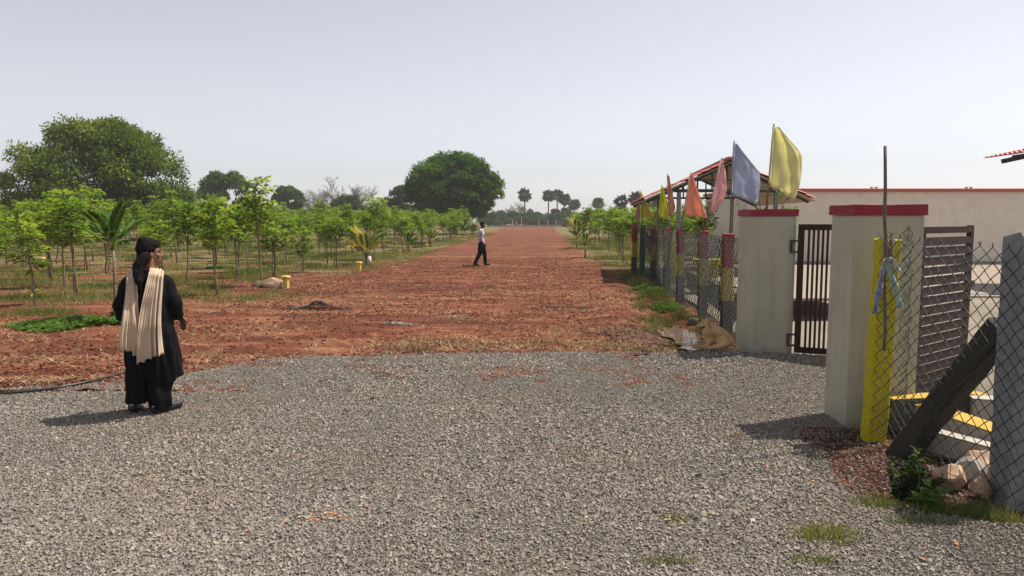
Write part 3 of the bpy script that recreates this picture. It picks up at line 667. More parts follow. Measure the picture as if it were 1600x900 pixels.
# ---------------- large trees
def big_tree(name, x, y, wid, hgt, trunk_h, lobes, leaves, leaf, m, label, group=None, trunk_r=.3, seed=0, bias=None, skew=0.0, bark='bark', w_=.22, b_=.72, rlr=(.15, .25)):
    random.seed(seed); root = empty(name, (x, y, sz(x, y)))
    rx = wid / 2; rz = (hgt - trunk_h); L = []
    for i in range(lobes):
        a = random.uniform(0, 2 * PI); s = random.random() ** .55; t = random.random()
        # dome: wide below the middle, rounded at the top
        zz = t; rad = rx * math.sqrt(max(0, 1 - (max(0, zz - w_) / (1.06 - w_)) ** 2)) * (b_ + (1 - b_) * min(1, zz / w_))
        rl = random.uniform(*rlr) * min(rx, rz) * (0.8 + .3 * (1 - s))
        s = .30 + .70 * random.random() ** .35; q = Vector((math.cos(a) * s * max(.1, rad - rl) + skew * (zz - .5) * rx, math.sin(a) * s * max(.1, rad - rl), trunk_h + rl * .6 + zz * (rz - rl * 1.6))); L.append((q, rl))
    per = leaves // lobes; Ps = []; Ds = []; Tn = []
    for q, rl in L:
        n = int(per * (rl / (.21 * min(rx, rz))) ** 2)
        d = RNG.normal(size=(n, 3)); d /= np.linalg.norm(d, axis=1, keepdims=True); d[:, 2] = np.where(d[:, 2] < -.35, -d[:, 2] * .5, d[:, 2])
        rr = rl * (0.72 + .34 * RNG.random(n)) * (1 + .22 * np.sin(d[:, 0] * 5 + q.x) * np.cos(d[:, 2] * 6 + q.y)); p = np.array(q) + d * rr[:, None] * np.array([1.1, 1.1, .85])
        Ps.append(p); dd = d * .7 + RNG.normal(size=(n, 3)) * .55; dd[:, 2] -= .35; Ds.append(dd); c0 = random.random()
        Tn.append(np.clip(.12 + c0 * .42 + RNG.normal(0, .2, n), 0, 1))
    P = np.concatenate(Ps); D = np.concatenate(Ds); n = len(P)
    V, T = leaf_arrays(P, D, RNG.uniform(.75, 1.3, n) * leaf, RNG.uniform(.4, .6, n) * leaf, .15)
    tt = np.concatenate(Tn)
    link('crown', np_mesh('crown', V, T, np.tile(tt, 2)), m, root)
    top = Vector((random.uniform(-.3, .3), 0, trunk_h * 1.0 + rz * .12)); tr = wob((0, 0, -.2), top, 5, .08)
    paths = [tr]; rads = [[trunk_r * (1.35 - .6 * i / 5) for i in range(6)]]
    for q, rl in random.sample(L, min(16, len(L))):
        br = wob(top, q, 4, rx * .04); paths.append(br); rads.append([trunk_r * .55, trunk_r * .4, trunk_r * .28, trunk_r * .17, trunk_r * .07])
    obj('trunk', tube_np(paths, rads, 7), MAT[bark], root, True)
    return tag(root, label, 'tree', group)
p = at_depth(155, 344, 64); big_tree('mango_tree', p.x, 64, 17.2, 10.8, 1.0, 170, 120000, .30, MAT['mango'], 'huge dark green domed mango tree at far left, yellowish leaf tips', None, .4, 4, b_=.92, w_=.2, rlr=(.13, .23))
p = at_depth(709, 344, 92); big_tree('mango_tree', p.x, 92, 13.0, 10.4, 1.3, 120, 90000, .36, MAT['green_tree'], 'large round green tree with dark trunk standing left of the far end of the road', None, .4, 12, b_=.62, w_=.42, rlr=(.16, .26))
p = at_depth(352, 344, 112); big_tree('broadleaf_tree', p.x, 112, 10.4, 9.6, 1.5, 55, 24000, .42, MAT['mango_far'], 'dark domed tree directly right of the huge mango tree', None, .35, 6)
p = at_depth(450, 344, 138); big_tree('broadleaf_tree', p.x, 138, 7.4, 8.6, 1.5, 36, 13000, .5, MAT['mango_far'], 'smaller dark far tree left of the leafless tree', None, .3, 7)
p = at_depth(545, 344, 132); big_tree('broadleaf_tree', p.x, 132, 8.4, 6.4, .8, 34, 13000, .5, MAT['mango_far'], 'low bushy green tree in front of the leafless tree', None, .3, 8)
p = at_depth(628, 344, 118); big_tree('broadleaf_tree', p.x, 118, 7.6, 7.4, 1.0, 34, 13000, .45, MAT['mango_far'], 'dark low tree at the left foot of the large round tree', None, .3, 9)
p = at_depth(420, 344, 150); big_tree('broadleaf_tree', p.x, 150, 7, 5.2, .6, 24, 8000, .5, MAT['mango_far'], 'low dark far bushy tree between the domed tree and the leafless tree', None, .3, 10)
p = at_depth(968, 344, 150); big_tree('broadleaf_tree', p.x, 150, 5.4, 4.9, .6, 30, 10000, .4, MAT['mango_far'], 'rounded dark bushy tree under the palms right of the road', None, .25, 13)
p = at_depth(845, 344, 205); big_tree('broadleaf_tree', p.x - 3, 205, 9, 5.0, .3, 26, 7000, .55, MAT['mango_far'], 'low dark bush at the far end of the road under the leftmost palm', None, .25, 14)
p = at_depth(775, 344, 160)
for i, (u, Y, wd_, hh) in enumerate([(778, 197, 9, 4.6), (822, 197, 10, 4.0), (848, 198, 9, 3.7), (890, 198, 9, 4.6), (950, 196, 9, 4.2), (382, 150, 9, 4.5), (470, 152, 9, 4.2), (560, 160, 10, 4.4), (615, 150, 9, 4.5), (310, 130, 9, 4.5), (5, 110, 9, 5), (765, 190, 8, 4), (1040, 130, 6, 4), (800, 199, 8, 4.2), (870, 196, 9, 4.0), (905, 190, 7, 4.2), (925, 185, 6, 4.6), (1000, 140, 5, 4.5), (20, 90, 7, 4.2), (590, 150, 8, 4.2), (500, 150, 9, 5.0), (660, 150, 7, 4)]):
    p = at_depth(u, 344, Y)
    big_tree('far_bush', p.x, Y, wd_, hh, .15, 20, 5000, .5, MAT['mango_far'], 'low far bush in the hazy hedge line along the horizon', 'bushes of the far hedge line', .12, 30 + i)

def bare_tree(x, y, h, wid, seed, label):
    random.seed(seed); root = empty('leafless_tree', (x, y, sz(x, y))); P = []; Rr = []
    def grow(p, d, ln, r, lev):
        n = 3; pts = [p]
        for i in range(n):
            d = (d + Vector((random.uniform(-.16, .16), random.uniform(-.16, .16), random.uniform(-.05, .1)))).normalized(); pts.append(pts[-1] + d * ln / n)
        P.append(pts); Rr.append([r * (1 - .4 * i / n) for i in range(n + 1)])
        if lev == 0: return
        for k in range(4 if lev > 2 else 5):
            q = pts[random.choice([1, 2, 3, 3])]; a = random.uniform(0, 2 * PI); sp = random.uniform(.45, 1.0)
            nd = (d + Vector((math.cos(a) * sp, math.sin(a) * sp, random.uniform(-.1, .25)))).normalized(); grow(q, nd, ln * random.uniform(.55, .75), r * .55, lev - 1)
    for k in range(5):
        a = k * 2 * PI / 5 + .3; grow(Vector((0, 0, h * .18)), Vector((math.cos(a) * .75, math.sin(a) * .75, 1)).normalized(), h * .34, .13, 4)
    P.append([Vector((0, 0, -.1)), Vector((0, 0, h * .2))]); Rr.append([.3, .24])
    bm = bmesh.new()
    for p, r in zip(P, Rr): tube(bm, p, [max(q, .016) for q in r], 3, False)
    for v in bm.verts: v.co.x *= wid / h; v.co.y *= wid / h
    me_o = obj('branches', bm, MAT['bare'], root)
    bm = bmesh.new(); tube(bm, wob((0, 0, -.2), (0, 0, h * .2), 3, .05), [.34, .3, .27, .25], 7); obj('trunk', bm, MAT['bark'], root, True)
    return tag(root, label, 'tree')
p = at_depth(541, 344, 140); bare_tree(p.x, 140, 10.0, 11.5, 3, 'broad leafless grey-brown tree on the horizon left of the large round tree')
p = at_depth(495, 344, 146); bare_tree(p.x, 146, 8.6, 6, 5, 'small leafless tree at the left side of the broad leafless one')
p = at_depth(805, 344, 200); bare_tree(p.x, 200, 6.5, 7, 8, 'thin leafless tree beside the leftmost palm at the road end')

def palmyra(x, y, h, r, seed, label, group):
    random.seed(seed); root = empty('palmyra_palm', (x, y, sz(x, y))); bm = bmesh.new()
    tube(bm, wob((0, 0, -.2), (0, 0, h - r), 6, .05), [.27, .23, .2, .19, .18, .18, .17], 7); obj('trunk', bm, MAT['bark'], root, True)
    V = []; T = []; tn = []; c = Vector((0, 0, h - r))
    for f in range(64):
        a = f * 2.4 + random.uniform(-.2, .2); e = math.asin(random.uniform(-.92, .97)); pl = random.uniform(.35, .62) * r
        d = Vector((math.cos(a) * math.cos(e), math.sin(a) * math.cos(e), math.sin(e))); q = c + d * pl
        x_, y_, d_ = frame_from(d); tw = random.uniform(-.5, .5); x_, y_ = x_ * math.cos(tw) + y_ * math.sin(tw), y_ * math.cos(tw) - x_ * math.sin(tw)
        fr = random.uniform(.42, .62) * r; base = random.random()
        V.append(c); V.append(c + x_ * .05); V.append(q); n0 = len(V); T.append((n0 - 3, n0 - 2, n0 - 1)); tn.append(base)
        for k in range(11):
            t0 = -1.9 + 3.8 * k / 11; t1 = t0 + 3.8 / 11; tm = (t0 + t1) / 2; z0 = y_ * (.10 * fr * (1 if k % 2 else -1))
            A = q + (d * math.cos(t0) + x_ * math.sin(t0)) * fr * .72; B = q + (d * math.cos(t1) + x_ * math.sin(t1)) * fr * .72; Tp = q + (d * math.cos(tm) + x_ * math.sin(tm)) * fr * random.uniform(.95, 1.1) + z0
            n0 = len(V); V += [q, A, Tp, B]; T += [(n0, n0 + 1, n0 + 2), (n0, n0 + 2, n0 + 3)]; tn += [base, base]
    link('crown', np_mesh('crown', [list(v) for v in V], T, tn), MAT['palm'], root)
    return tag(root, label, 'palm', group)
PALMS = [(820, 293, 205, 'tall fan palm at the road end, leftmost of the palms right of the round tree'), (857, 295, 208, 'fan palm with long bare trunk, second from left at the road end'),
         (871, 295, 212, 'fan palm in the middle of the clump at the road end'), (882, 301, 206, 'fan palm at the right side of the clump at the road end'),
         (897, 309, 214, 'short fan palm just right of the palm clump'), (935, 307, 214, 'small lone fan palm in the gap right of the palm clump'),
         (971, 303, 160, 'fan palm above the rounded dark bushy tree'), (993, 298, 150, 'fan palm beside the left end of the red shed roof'),
         (6, 267, 120, 'fan palm at the far left edge beside the huge mango tree'), (1022, 304, 150, 'fan palm seen just under the eave of the red shed roof')]
for i, (u, v, Y, lab) in enumerate(PALMS):
    t = at_depth(u, v, Y); palmyra(t.x, Y, t.z, (2.0 if u != 820 else 2.15) if 800 < u < 950 else 1.7, 40 + i, lab, 'fan palms on the horizon')
for i, (u, Y, h, r) in enumerate([(868, 205, 5.2, 1.6), (884, 204, 5.6, 1.7)]):
    t = at_depth(u, 344, Y); palmyra(t.x, Y, h, r, 60 + i, ['low young fan palm under the left of the palm clump', 'low young fan palm under the right of the palm clump'][i], 'fan palms on the horizon')

# ---------------- coconut seedlings
def coconut(x, y, h, nf, seed, label, stem=.25, yellow=.2, spread=.6, fr_len=None, bare=0):
    random.seed(seed); root = empty('coconut_seedling', (x, y, sz(x, y)), 0); bm = bmesh.new()
    tube(bm, wob((0, 0, -.05), (0.02, 0, stem), 3, .012), [.055, .045, .038, .03] if stem < .6 else [.035, .03, .026, .022], 7)
    for k in range(bare):
        a = random.uniform(0, 6.28); z = random.uniform(.5, .95) * stem; e = Vector((math.cos(a) * .28, math.sin(a) * .28, z + random.uniform(0, .18))); tube(bm, [(0, 0, z), ((e.x) * .6, e.y * .6, z + .02), e], [.012, .009, .004], 5)
    obj('stem', bm, MAT['bark_pale'], root, True)
    L = fr_len or (h - stem) * 1.08
    for f in range(nf):
        a = f * 2.4 + random.uniform(-.3, .3); e = R(85 - spread * 62 * (f / max(1, nf - 1)) - random.uniform(0, 6)); ln = L * random.uniform(.85, 1.05); pts = []; q = Vector((0, 0, stem)); n = 9
        for i in range(n + 1):
            pts.append(q.copy()); ee = e - (i / n) ** 1.6 * R(35 + 40 * spread * f / nf); q = q + Vector((math.cos(a) * math.cos(ee), math.sin(a) * math.cos(ee), math.sin(ee))) * ln / n
        bm = bmesh.new(); tube(bm, pts, [.014 * (1 - .8 * i / n) for i in range(n + 1)], 4)
        P = []; D = []; LL = []
        for i in range(3, n + 1):
            for sgn in (-1, 1):
                for sub in (0, .33, .66):
                    if i == n and sub: continue
                    pp = pts[i].lerp(pts[min(n, i + 1)], sub); d = (pts[min(n, i + 1)] - pts[i - 1]).normalized(); sd_ = d.cross(Vector((0, 0, 1)))
                    if sd_.length < .05: sd_ = Vector((-math.sin(a), math.cos(a), 0))
                    sd_.normalize(); t = i / n
                    P.append(list(pp)); D.append(list(d * (0.75 + .5 * t) + sd_ * sgn * .62 + Vector((0, 0, -.12)))); LL.append(ln * .34 * (1.15 - .45 * abs(t - .6) / .6))
        V, T = leaf_arrays(np.array(P), np.array(D), LL, np.array(LL) * .2, .1); b = np.array([v.co[:] for v in bm.verts]); bt = []
        bm.faces.ensure_lookup_table(); bm.verts.index_update(); bmesh.ops.triangulate(bm, faces=bm.faces); bt = np.array([[v.index for v in fc.verts] for fc in bm.faces]); bm.free()
        yl = 1.0 if random.random() < yellow else random.uniform(.15, .6)
        tn = np.concatenate([np.full(len(bt), .6), np.clip(yl + RNG.normal(0, .08, len(T)), 0, 1)])
        link('frond', np_mesh('frond', np.concatenate([b, V]), np.concatenate([bt, T + len(b)]), tn), MAT['coconut'], root)
    return tag(root, label, 'coconut seedling', 'coconut seedlings along the road')
for (u, v, top, nf, lab, yel, seed) in [
        (572, 411, 357, 8, 'coconut seedling with one upright yellow leaf and white-wrapped foot, left of the road', .3, 1), (638, 394, 360, 7, 'green coconut seedling left of the road, second from the yellow-leaved one', .15, 2),
        (673, 385, 357, 6, 'coconut seedling with a drooping yellow leaf tip, left of the road', .45, 3), (703, 374, 346, 6, 'far coconut seedling left of the walking man, close to the round tree', .1, 4),
        (722, 371, 345, 7, 'leafy coconut seedling just left of the walking man', .1, 5), (738, 371, 348, 7, 'coconut seedling directly behind the walking man', .1, 15),
        (914, 404, 364, 7, 'green coconut seedling on the right verge, nearest the road', .1, 6), (901, 389, 345, 8, 'larger coconut seedling with dry brown lower leaves on the right verge', .35, 7)]:
    p = at(u, v); h = (v - top) / F * p.y; coconut(p.x, p.y, h, nf, seed, lab, .22 if seed not in (6, 7) else .55, yel)
p = at(181, 498); coconut(p.x, p.y, 1.95, 7, 9, 'tall coconut sapling with dry lower stalks just behind the woman', 1.25, .0, .8, .85, 6)
# white wrap on the first seedling's foot
p = at(577, 411); bm = bmesh.new(); tube(bm, [(p.x, p.y - .02, sz(p.x, p.y) - .03), (p.x + .01, p.y - .02, .28)], [.085, .07], 9); tag(obj('white_sleeve', bm, MAT['white'], None, True), 'whitewashed sleeve round the foot of the yellow-leaved coconut seedling', 'sleeve')

# ------------------------------------------------------------------ marker posts, rock, ash, hose
def marker(u, v, h, lab):
    p = at(u, v); root = empty('marker_post', (p.x, p.y, sz(p.x, p.y)), random.uniform(-.3, .3)); bm = bmesh.new()
    bx(bm, (0, 0, h * .38), (.13, .13, h * .84)); bevel(bm, .012); obj('shaft', bm, MAT['yellow_pale'], root)
    bm = bmesh.new(); bx(bm, (0, 0, h * .9), (.19, .19, h * .2)); bevel(bm, .015); obj('head', bm, MAT['yellow_pale'], root); root.rotation_euler.x = random.uniform(-.06, .06)
    tag(root, lab, 'marker post', 'yellow marker posts in the field')
for (u, v, h, lab) in [(447, 448, .34, 'yellow marker post beside the buff rock at the road edge'), (561, 423, .34, 'yellow marker post left of the white-footed coconut seedling'),
                       (625, 400, .33, 'yellow marker post left of the second coconut seedling'), (667, 389, .28, 'pale yellow marker post by the coconut seedling with the drooping leaf'),
                       (66, 414, .34, 'pale yellow marker post in the field at far left'), (715, 374, .3, 'farthest pale marker post, left of the walking man')]:
    marker(u, v, h, lab)
def rock(name, loc, s, seed, m, label=None, cat=None, group=None, parent=None):
    random.seed(seed); bm = bmesh.new(); bmesh.ops.create_icosphere(bm, subdivisions=2, radius=1.0)
    cuts = [(Vector((random.uniform(-1, 1), random.uniform(-1, 1), random.uniform(-.4, 1))).normalized(), random.uniform(.55, .8)) for _ in range(9)]
    for v in bm.verts:
        for cn, cd in cuts:
            dd = v.co.dot(cn) - cd
            if dd > 0: v.co -= cn * dd
        v.co = Vector((v.co.x * s[0], v.co.y * s[1], v.co.z * s[2])) * 1.25 + Vector((random.uniform(-.01, .01), random.uniform(-.01, .01), random.uniform(-.01, .01))); continue
        n = v.co.normalized(); k = 1 + .22 * math.sin(n.x * 3 + seed) * math.cos(n.y * 4 + seed * 2) + random.uniform(-.09, .09)
        v.co = Vector((n.x * s[0], n.y * s[1], n.z * s[2])) * k
    o = obj(name, bm, m, parent); o.location = loc; o.rotation_euler = (random.uniform(-.2, .2), random.uniform(-.2, .2), random.uniform(0, 6)) if parent is None else (0, 0, random.uniform(0, 6))
    if label: tag(o, label, cat, group)
    return o
p = at(428, 447); rock('rock', (p.x, p.y, .08), (.36, .2, .15), 3, MAT['rock'], 'buff angular rock lying beside the yellow marker post', 'rock')
p = at(403, 446); rock('rock', (p.x, p.y, .04), (.18, .13, .08), 5, MAT['rock'], 'smaller brownish rock at the left foot of the buff angular rock', 'rock')
def ash_patch(name, u, v, rx, ry_, n, m, lab, cat, hmax=.06):
    p = at(u, v); r = np.sqrt(RNG.random(n)); a = RNG.uniform(0, 2 * PI, n); x = p.x + r * np.cos(a) * rx; y = p.y + r * np.sin(a) * ry_
    s = RNG.uniform(.01, .035, n) * (1.2 - r * .7); O = np.array([[1, 0, 0], [-1, 0, 0], [0, 1, 0], [0, -1, 0], [0, 0, 1], [0, 0, -1]], float)
    Tt = np.array([[0, 2, 4], [2, 1, 4], [1, 3, 4], [3, 0, 4], [2, 0, 5], [1, 2, 5], [3, 1, 5], [0, 3, 5]])
    J = O[None] * RNG.uniform(.7, 1.4, (n, 6, 1)); J[:, :, 2] *= .5; z = surf_z(x, y) + hmax * np.exp(-((x - p.x - .12) / .25) ** 2) * (1 - r)
    V = J * s[:, None, None] + np.stack([x, y, z + .008], 1)[:, None]; T = Tt[None] + (np.arange(n) * 6)[:, None, None]
    tag(link(name, np_mesh(name, V.reshape(-1, 3), T.reshape(-1, 3)), m), lab, cat, None, 'stuff')
ash_patch('ash_heap', 492, 484, .75, .18, 520, MAT['ash'], 'blackened ash heap on the red soil left of the road', 'ash', .16)
ash_patch('ash_patch', 885, 482, .55, .14, 160, MAT['ash'], 'faint dark ash patch on the right half of the red road', 'ash', .0)
ash_patch('pale_ash', 625, 508, .32, .12, 150, MAT['lime'], 'pale grey ash patch on the red road in front of the gravel', 'ash', .01)
ash_patch('pale_ash', 705, 498, .42, .09, 90, MAT['lime'], 'thin pale grey ash streak right of the other pale patch', 'ash', .0)
hp = [(-40, 624), (0, 621), (60, 617), (110, 611), (150, 601), (180, 592), (205, 583), (235, 574), (262, 570)]
bm = bmesh.new(); pts = []
for (u, v) in hp: q = at(u, v); pts.append(Vector((q.x, q.y, sz(q.x, q.y) + .022)))
cv = []
for i in range(len(pts) - 1):
    for k in range(6): cv.append(pts[i].lerp(pts[i + 1], k / 6))
sm = [sum(cv[max(0, i - 4):i + 5], Vector()) / len(cv[max(0, i - 4):i + 5]) for i in range(len(cv))]
tube(bm, sm, .014, 7); tag(obj('hose', bm, MAT['hose'], None, True), 'black rubber hose lying on the gravel behind the woman', 'hose')

# ------------------------------------------------------------------ pillars and gates
def pillar(x0, x1, y0, y1, h, lab):
    root = empty('gate_pillar', ((x0 + x1) / 2, (y0 + y1) / 2, 0)); sx = x1 - x0; sy = y1 - y0
    bm = bmesh.new(); bx(bm, (0, 0, (h - .085) / 2 - .1), (sx, sy, h - .085 + .2)); bevel(bm, .012, 2); obj('shaft', bm, MAT['pillar'], root)
    bm = bmesh.new(); bx(bm, (0, 0, h - .0425 + .001), (sx + .035, sy + .035, .085)); bmesh.ops.subdivide_edges(bm, edges=list(bm.edges), cuts=3)
    for v in bm.verts: v.co += Vector((random.uniform(-.004, .004), random.uniform(-.004, .004), random.uniform(-.004, .004)))
    obj('cap', bm, MAT['cap'], root); return tag(root, lab, 'pillar', 'gate pillars')
pillar(2.80, 3.375, 5.94, 6.36, 1.875, 'near beige gate pillar with crimson cap, next to the yellow post')
pillar(3.01, 3.585, 9.15, 9.62, 1.885, 'far beige gate pillar with crimson cap, behind the lying dog')
def hinge_lug(bm, q, d): bar(bm, q, q + d, .05, .1)
# far leaf: vertical bars
def leaf_bars(P, ang, L, z0, z1, lab):
    root = empty('gate_leaf', (P[0], P[1], 0), ang); f = .075
    for (a, b, nm) in [((f / 2, 0, z0), (f / 2, 0, z1), 'stile'), ((L - f / 2, 0, z0), (L - f / 2, 0, z1), 'stile'), ((f, 0, z1 - f / 2), (L - f, 0, z1 - f / 2), 'rail'), ((f, 0, z0 + f / 2), (L - f, 0, z0 + f / 2), 'rail')]:
        bm = bmesh.new(); bar(bm, a, b, .05 if nm == 'stile' else .05, f, (1, 0, 0) if nm == 'stile' else (0, 0, 1)); 
        obj(nm, bm, MAT['gate'], root)
    n = int((L - 2 * f) / .056); me = None
    for i in range(n):
        x = f + (L - 2 * f) * (i + 1) / (n + 1)
        if me is None:
            bm = bmesh.new(); bx(bm, (0, 0, (z0 + z1) / 2), (.028, .028, z1 - z0 - 2 * f)); o = obj('bar', bm, MAT['gate'], root); me = o.data
        else: o = link('bar', me, None, root)
        o.location.x = x
    for z in (z0 + .16, z1 - .28):
        bm = bmesh.new(); bx(bm, (-.045, 0, z + .07), (.09, .05, .022)); bx(bm, (-.045, 0, z - .07), (.09, .05, .022)); bx(bm, (-.075, .0, z), (.03, .05, .118)); obj('hinge', bm, MAT['dark_steel'], root)
    return tag(root, lab, 'gate')
leaf_bars((3.60, 9.12), math.atan2(-.42, .9), 1.28, .07, 1.70, 'dark maroon gate leaf of upright bars hung on the far pillar')
def leaf_slats(P, ang, L, z0, z1, lab):
    root = empty('gate_leaf', (P[0], P[1], 0), ang); f = .06
    for (a, b, nm) in [((f / 2, .03, z0), (f / 2, .03, z1), 'stile'), ((L - f / 2, .0, z0), (L - f / 2, .0, z1 + .01), 'stile'), ((.12, .03, z0 + .02), (.12, .03, z1 - .06), 'stile'), ((0, 0, z1 - f / 2), (L - f, 0, z1 - f / 2), 'rail'), ((0, 0, z0 + f / 2), (L - f, 0, z0 + f / 2), 'rail')]:
        bm = bmesh.new(); bar(bm, a, b, .045, f, (1, 0, 0) if nm == 'stile' else (0, 0, 1)); obj(nm, bm, MAT['gate'], root)
    n = 16; me = None
    for i in range(n):
        z = z0 + f + (z1 - z0 - 2 * f - .03) * (i + .5) / n
        if me is None:
            bm = bmesh.new(); bx(bm, ((L - f) / 2, -.014, 0), (L - f, .018, .076)); o = obj('slat', bm, MAT['gate'], root); me = o.data
        else: o = link('slat', me, None, root)
        o.location.z = z; o.rotation_euler.x = R(-6)
    bm = bmesh.new(); bx(bm, (L + .035, 0, 1.12), (.07, .02, .05)); tube(bm, [(L + .075, -.02, 1.12), (L + .075, .03, 1.12)], .035, 10); obj('latch', bm, MAT['dark_steel'], root)
    for z in (z0 + .18, z1 - .22):
        bm = bmesh.new(); bx(bm, (-.09, .02, z), (.18, .03, .07)); obj('hinge', bm, MAT['dark_steel'], root)
    return tag(root, lab, 'gate')
leaf_slats((3.62, 6.44), math.atan2(.61, .79), 1.14, .1, 1.69, 'dark maroon gate leaf of level slats hung on the near pillar')

# ------------------------------------------------------------------ fences
def chain(path, h0, h1, cw, ch, rad, sag=.0, seed=0, wav=.012):
    """chain-link wires along a polyline path of (x, y); returns a mesh"""
    rg = np.random.default_rng(seed); path = np.asarray(path, float); seg = np.linalg.norm(np.diff(path, axis=0), axis=1); cum = np.concatenate([[0], np.cumsum(seg)])
    L = cum[-1]; nw = int(L / (cw / 2)); nh = int((h1 - h0) / (ch / 2)); A = []; B = []
    k = np.arange(nw); j = np.arange(nh + 1); K, J = np.meshgrid(k, j, indexing='ij')
    s = (K + ((J + K) % 2)) * cw / 2; z = h0 + J * ch / 2
    def pt(s, z):
        zz = z - sag * np.sin(PI * np.clip(s / L, 0, 1)) * (z - h0) / (h1 - h0)
        s2 = s + .5 * wav * np.sin(z * 5 + s * 3)
        x = np.interp(s2, cum, path[:, 0]); y = np.interp(s2, cum, path[:, 1])
        x = x + wav * np.sin(s * 2.3 + z * 1.7) + wav * .3 * np.sin(s * 31 + z * 23)
        return np.stack([x, y, zz], -1)
    Pp = pt(s, z); Pp += rg.normal(0, rad * .5, Pp.shape); A = Pp[:, :-1].reshape(-1, 3); B = Pp[:, 1:].reshape(-1, 3)
    tw = [];
    q = Pp[:, -1]; tips = q + np.stack([rg.normal(0, .008, len(q)), rg.normal(0, .01, len(q)), rg.uniform(.008, .03, len(q))], 1); A = np.concatenate([A, q]); B = np.concatenate([B, tips])
    d = B - A; d /= np.linalg.norm(d, axis=1, keepdims=True); u = np.cross(d, [1., .2, .1]); u /= np.linalg.norm(u, axis=1, keepdims=True); v = np.cross(d, u); n = len(A)
    V = np.concatenate([np.stack([E + (u * math.cos(t) + v * math.sin(t)) * rad for t in (0, 2.094, 4.189)], 1) for E in (A, B)], 1).reshape(-1, 3)
    i = (np.arange(n) * 6)[:, None]; T = np.concatenate([i + np.array([[0, 1, 4, 3]]), i + np.array([[1, 2, 5, 4]]), i + np.array([[2, 0, 3, 5]])])
    return np_mesh('wire_mesh', V, T)
def rough_post(bm, h, sx, sy, top_j=.012):
    g = bmesh.ops.create_cube(bm, size=1.0)['verts']; bmesh.ops.transform(bm, matrix=Matrix.Translation((0, 0, h / 2 - .1)) @ Matrix.Diagonal((sx, sy, h + .2, 1)), verts=g)
    bmesh.ops.subdivide_edges(bm, edges=[e for e in bm.edges if abs(e.verts[0].co.z - e.verts[1].co.z) > .5], cuts=12)
    bmesh.ops.bevel(bm, geom=[e for e in bm.edges if abs(e.verts[0].co.x - e.verts[1].co.x) < 1e-5 and abs(e.verts[0].co.y - e.verts[1].co.y) < 1e-5], offset=.012, segments=1, affect='EDGES')
    for v in bm.verts: v.co += Vector((random.uniform(-1, 1) * .005, random.uniform(-1, 1) * .005, random.uniform(-1, 1) * (top_j if v.co.z > h - .2 else .003)))

random.seed(5)
fence = empty('wire_fence', (2.9, 5.7, 0))
tag(fence, 'green chain-link fence with yellow and grey posts at the right edge', 'fence')
YP = (2.915, 5.70); GP = (3.17, 4.40)
def loc_part(o, x, y, rz=0, tilt=(0, 0)):
    o.location = (x - 2.9, y - 5.7, 0); o.rotation_euler = (tilt[0], tilt[1], rz); return o
bm = bmesh.new(); rough_post(bm, 1.6, .165, .12); o = loc_part(obj('post', bm, MAT['yellow'], fence), YP[0], YP[1], .1, (0, .03)); tag(o, 'bright yellow painted post')
bm = bmesh.new(); rough_post(bm, 1.66, .24, .22, .02); o = loc_part(obj('post', bm, MAT['granite'], fence), GP[0] , GP[1], -.12, (.0, -.004)); tag(o, 'rough grey granite post')
bm = bmesh.new(); rough_post(bm, 1.72, .155, .15)
o = obj('stay', bm, plain('shaded_stay', (0.038, 0.033, 0.026), 0.9, 0.4, 10, bump=0.8, fine=45), fence); a_ = Vector((2.945, 5.34, -.03)); b_ = Vector((3.14, 4.57, 1.08)); o.location = a_ - Vector((2.9, 5.7, 0)); o.rotation_euler = (b_ - a_).to_track_quat('Z', 'X').to_euler()  # the stay's shade is put into its colour, darker than dark_granite
o.scale.z = (b_ - a_).length / 1.72; tag(o, 'dark leaning stay post')
me = chain([(2.84, 5.62), (2.87, 5.55), (2.92, 5.1), (2.99, 4.6), (3.01, 4.3), (2.98, 3.5), (2.96, 2.9)], .06, 1.66, .115, .105, .0034, .05, 4, .014)
o = link('wire_mesh', me, MAT['wire'], fence); o.location = (-2.9, -5.7, 0); o['kind'] = 'stuff'
me = chain([(2.96, 5.54), (3.03, 5.50), (3.06, 5.58), (3.0, 5.63)], .04, 1.72, .07, .07, .0024, 0, 8, .03)
o = link('wire_end', me, MAT['wire'], fence); o.location = (-2.9, -5.7, 0); o['kind'] = 'stuff'
# pole tied to the yellow post with rags
bm = bmesh.new(); t0 = at_depth(1381, 548, 5.54); t1 = at_depth(1383, 228, 5.56)
pts = wob(t0, t1, 9, .008); tube(bm, pts, [.013, .0135, .014, .014, .0145, .014, .0135, .013, .012, .012], 8); tag(obj('wooden_pole', bm, MAT['bamboo'], None, True), 'thin weathered wooden pole tied upright to the yellow fence post', 'pole')
def rag(pts, wd, m, lab):
    bm = bmesh.new(); n = 12; prev = None; P = []
    for i in range(n + 1):
        t = i / n * (len(pts) - 1); k = min(len(pts) - 2, int(t)); q = Vector(pts[k]).lerp(Vector(pts[k + 1]), t - k); wv = wd * (.35 + .65 * min(1, t)); 
        row = [bm.verts.new(q + Vector((s * wv, .012 * math.sin(i * 1.3 + s * 4) - .012, s * .1 * wv))) for s in (-.5, -.25, 0, .25, .5)]
        for v, sgn in zip(row, (1, -1, 1, -1, 1)): v.co.y += sgn * .008
        if prev: [bm.faces.new((prev[c], prev[c + 1], row[c + 1], row[c])) for c in range(4)]
        prev = row
    o = obj('rag_strip', bm, m, None, True); s = o.modifiers.new('thick', 'SOLIDIFY'); s.thickness = .003; return tag(o, lab, 'rag', 'rags tied to the yellow post')
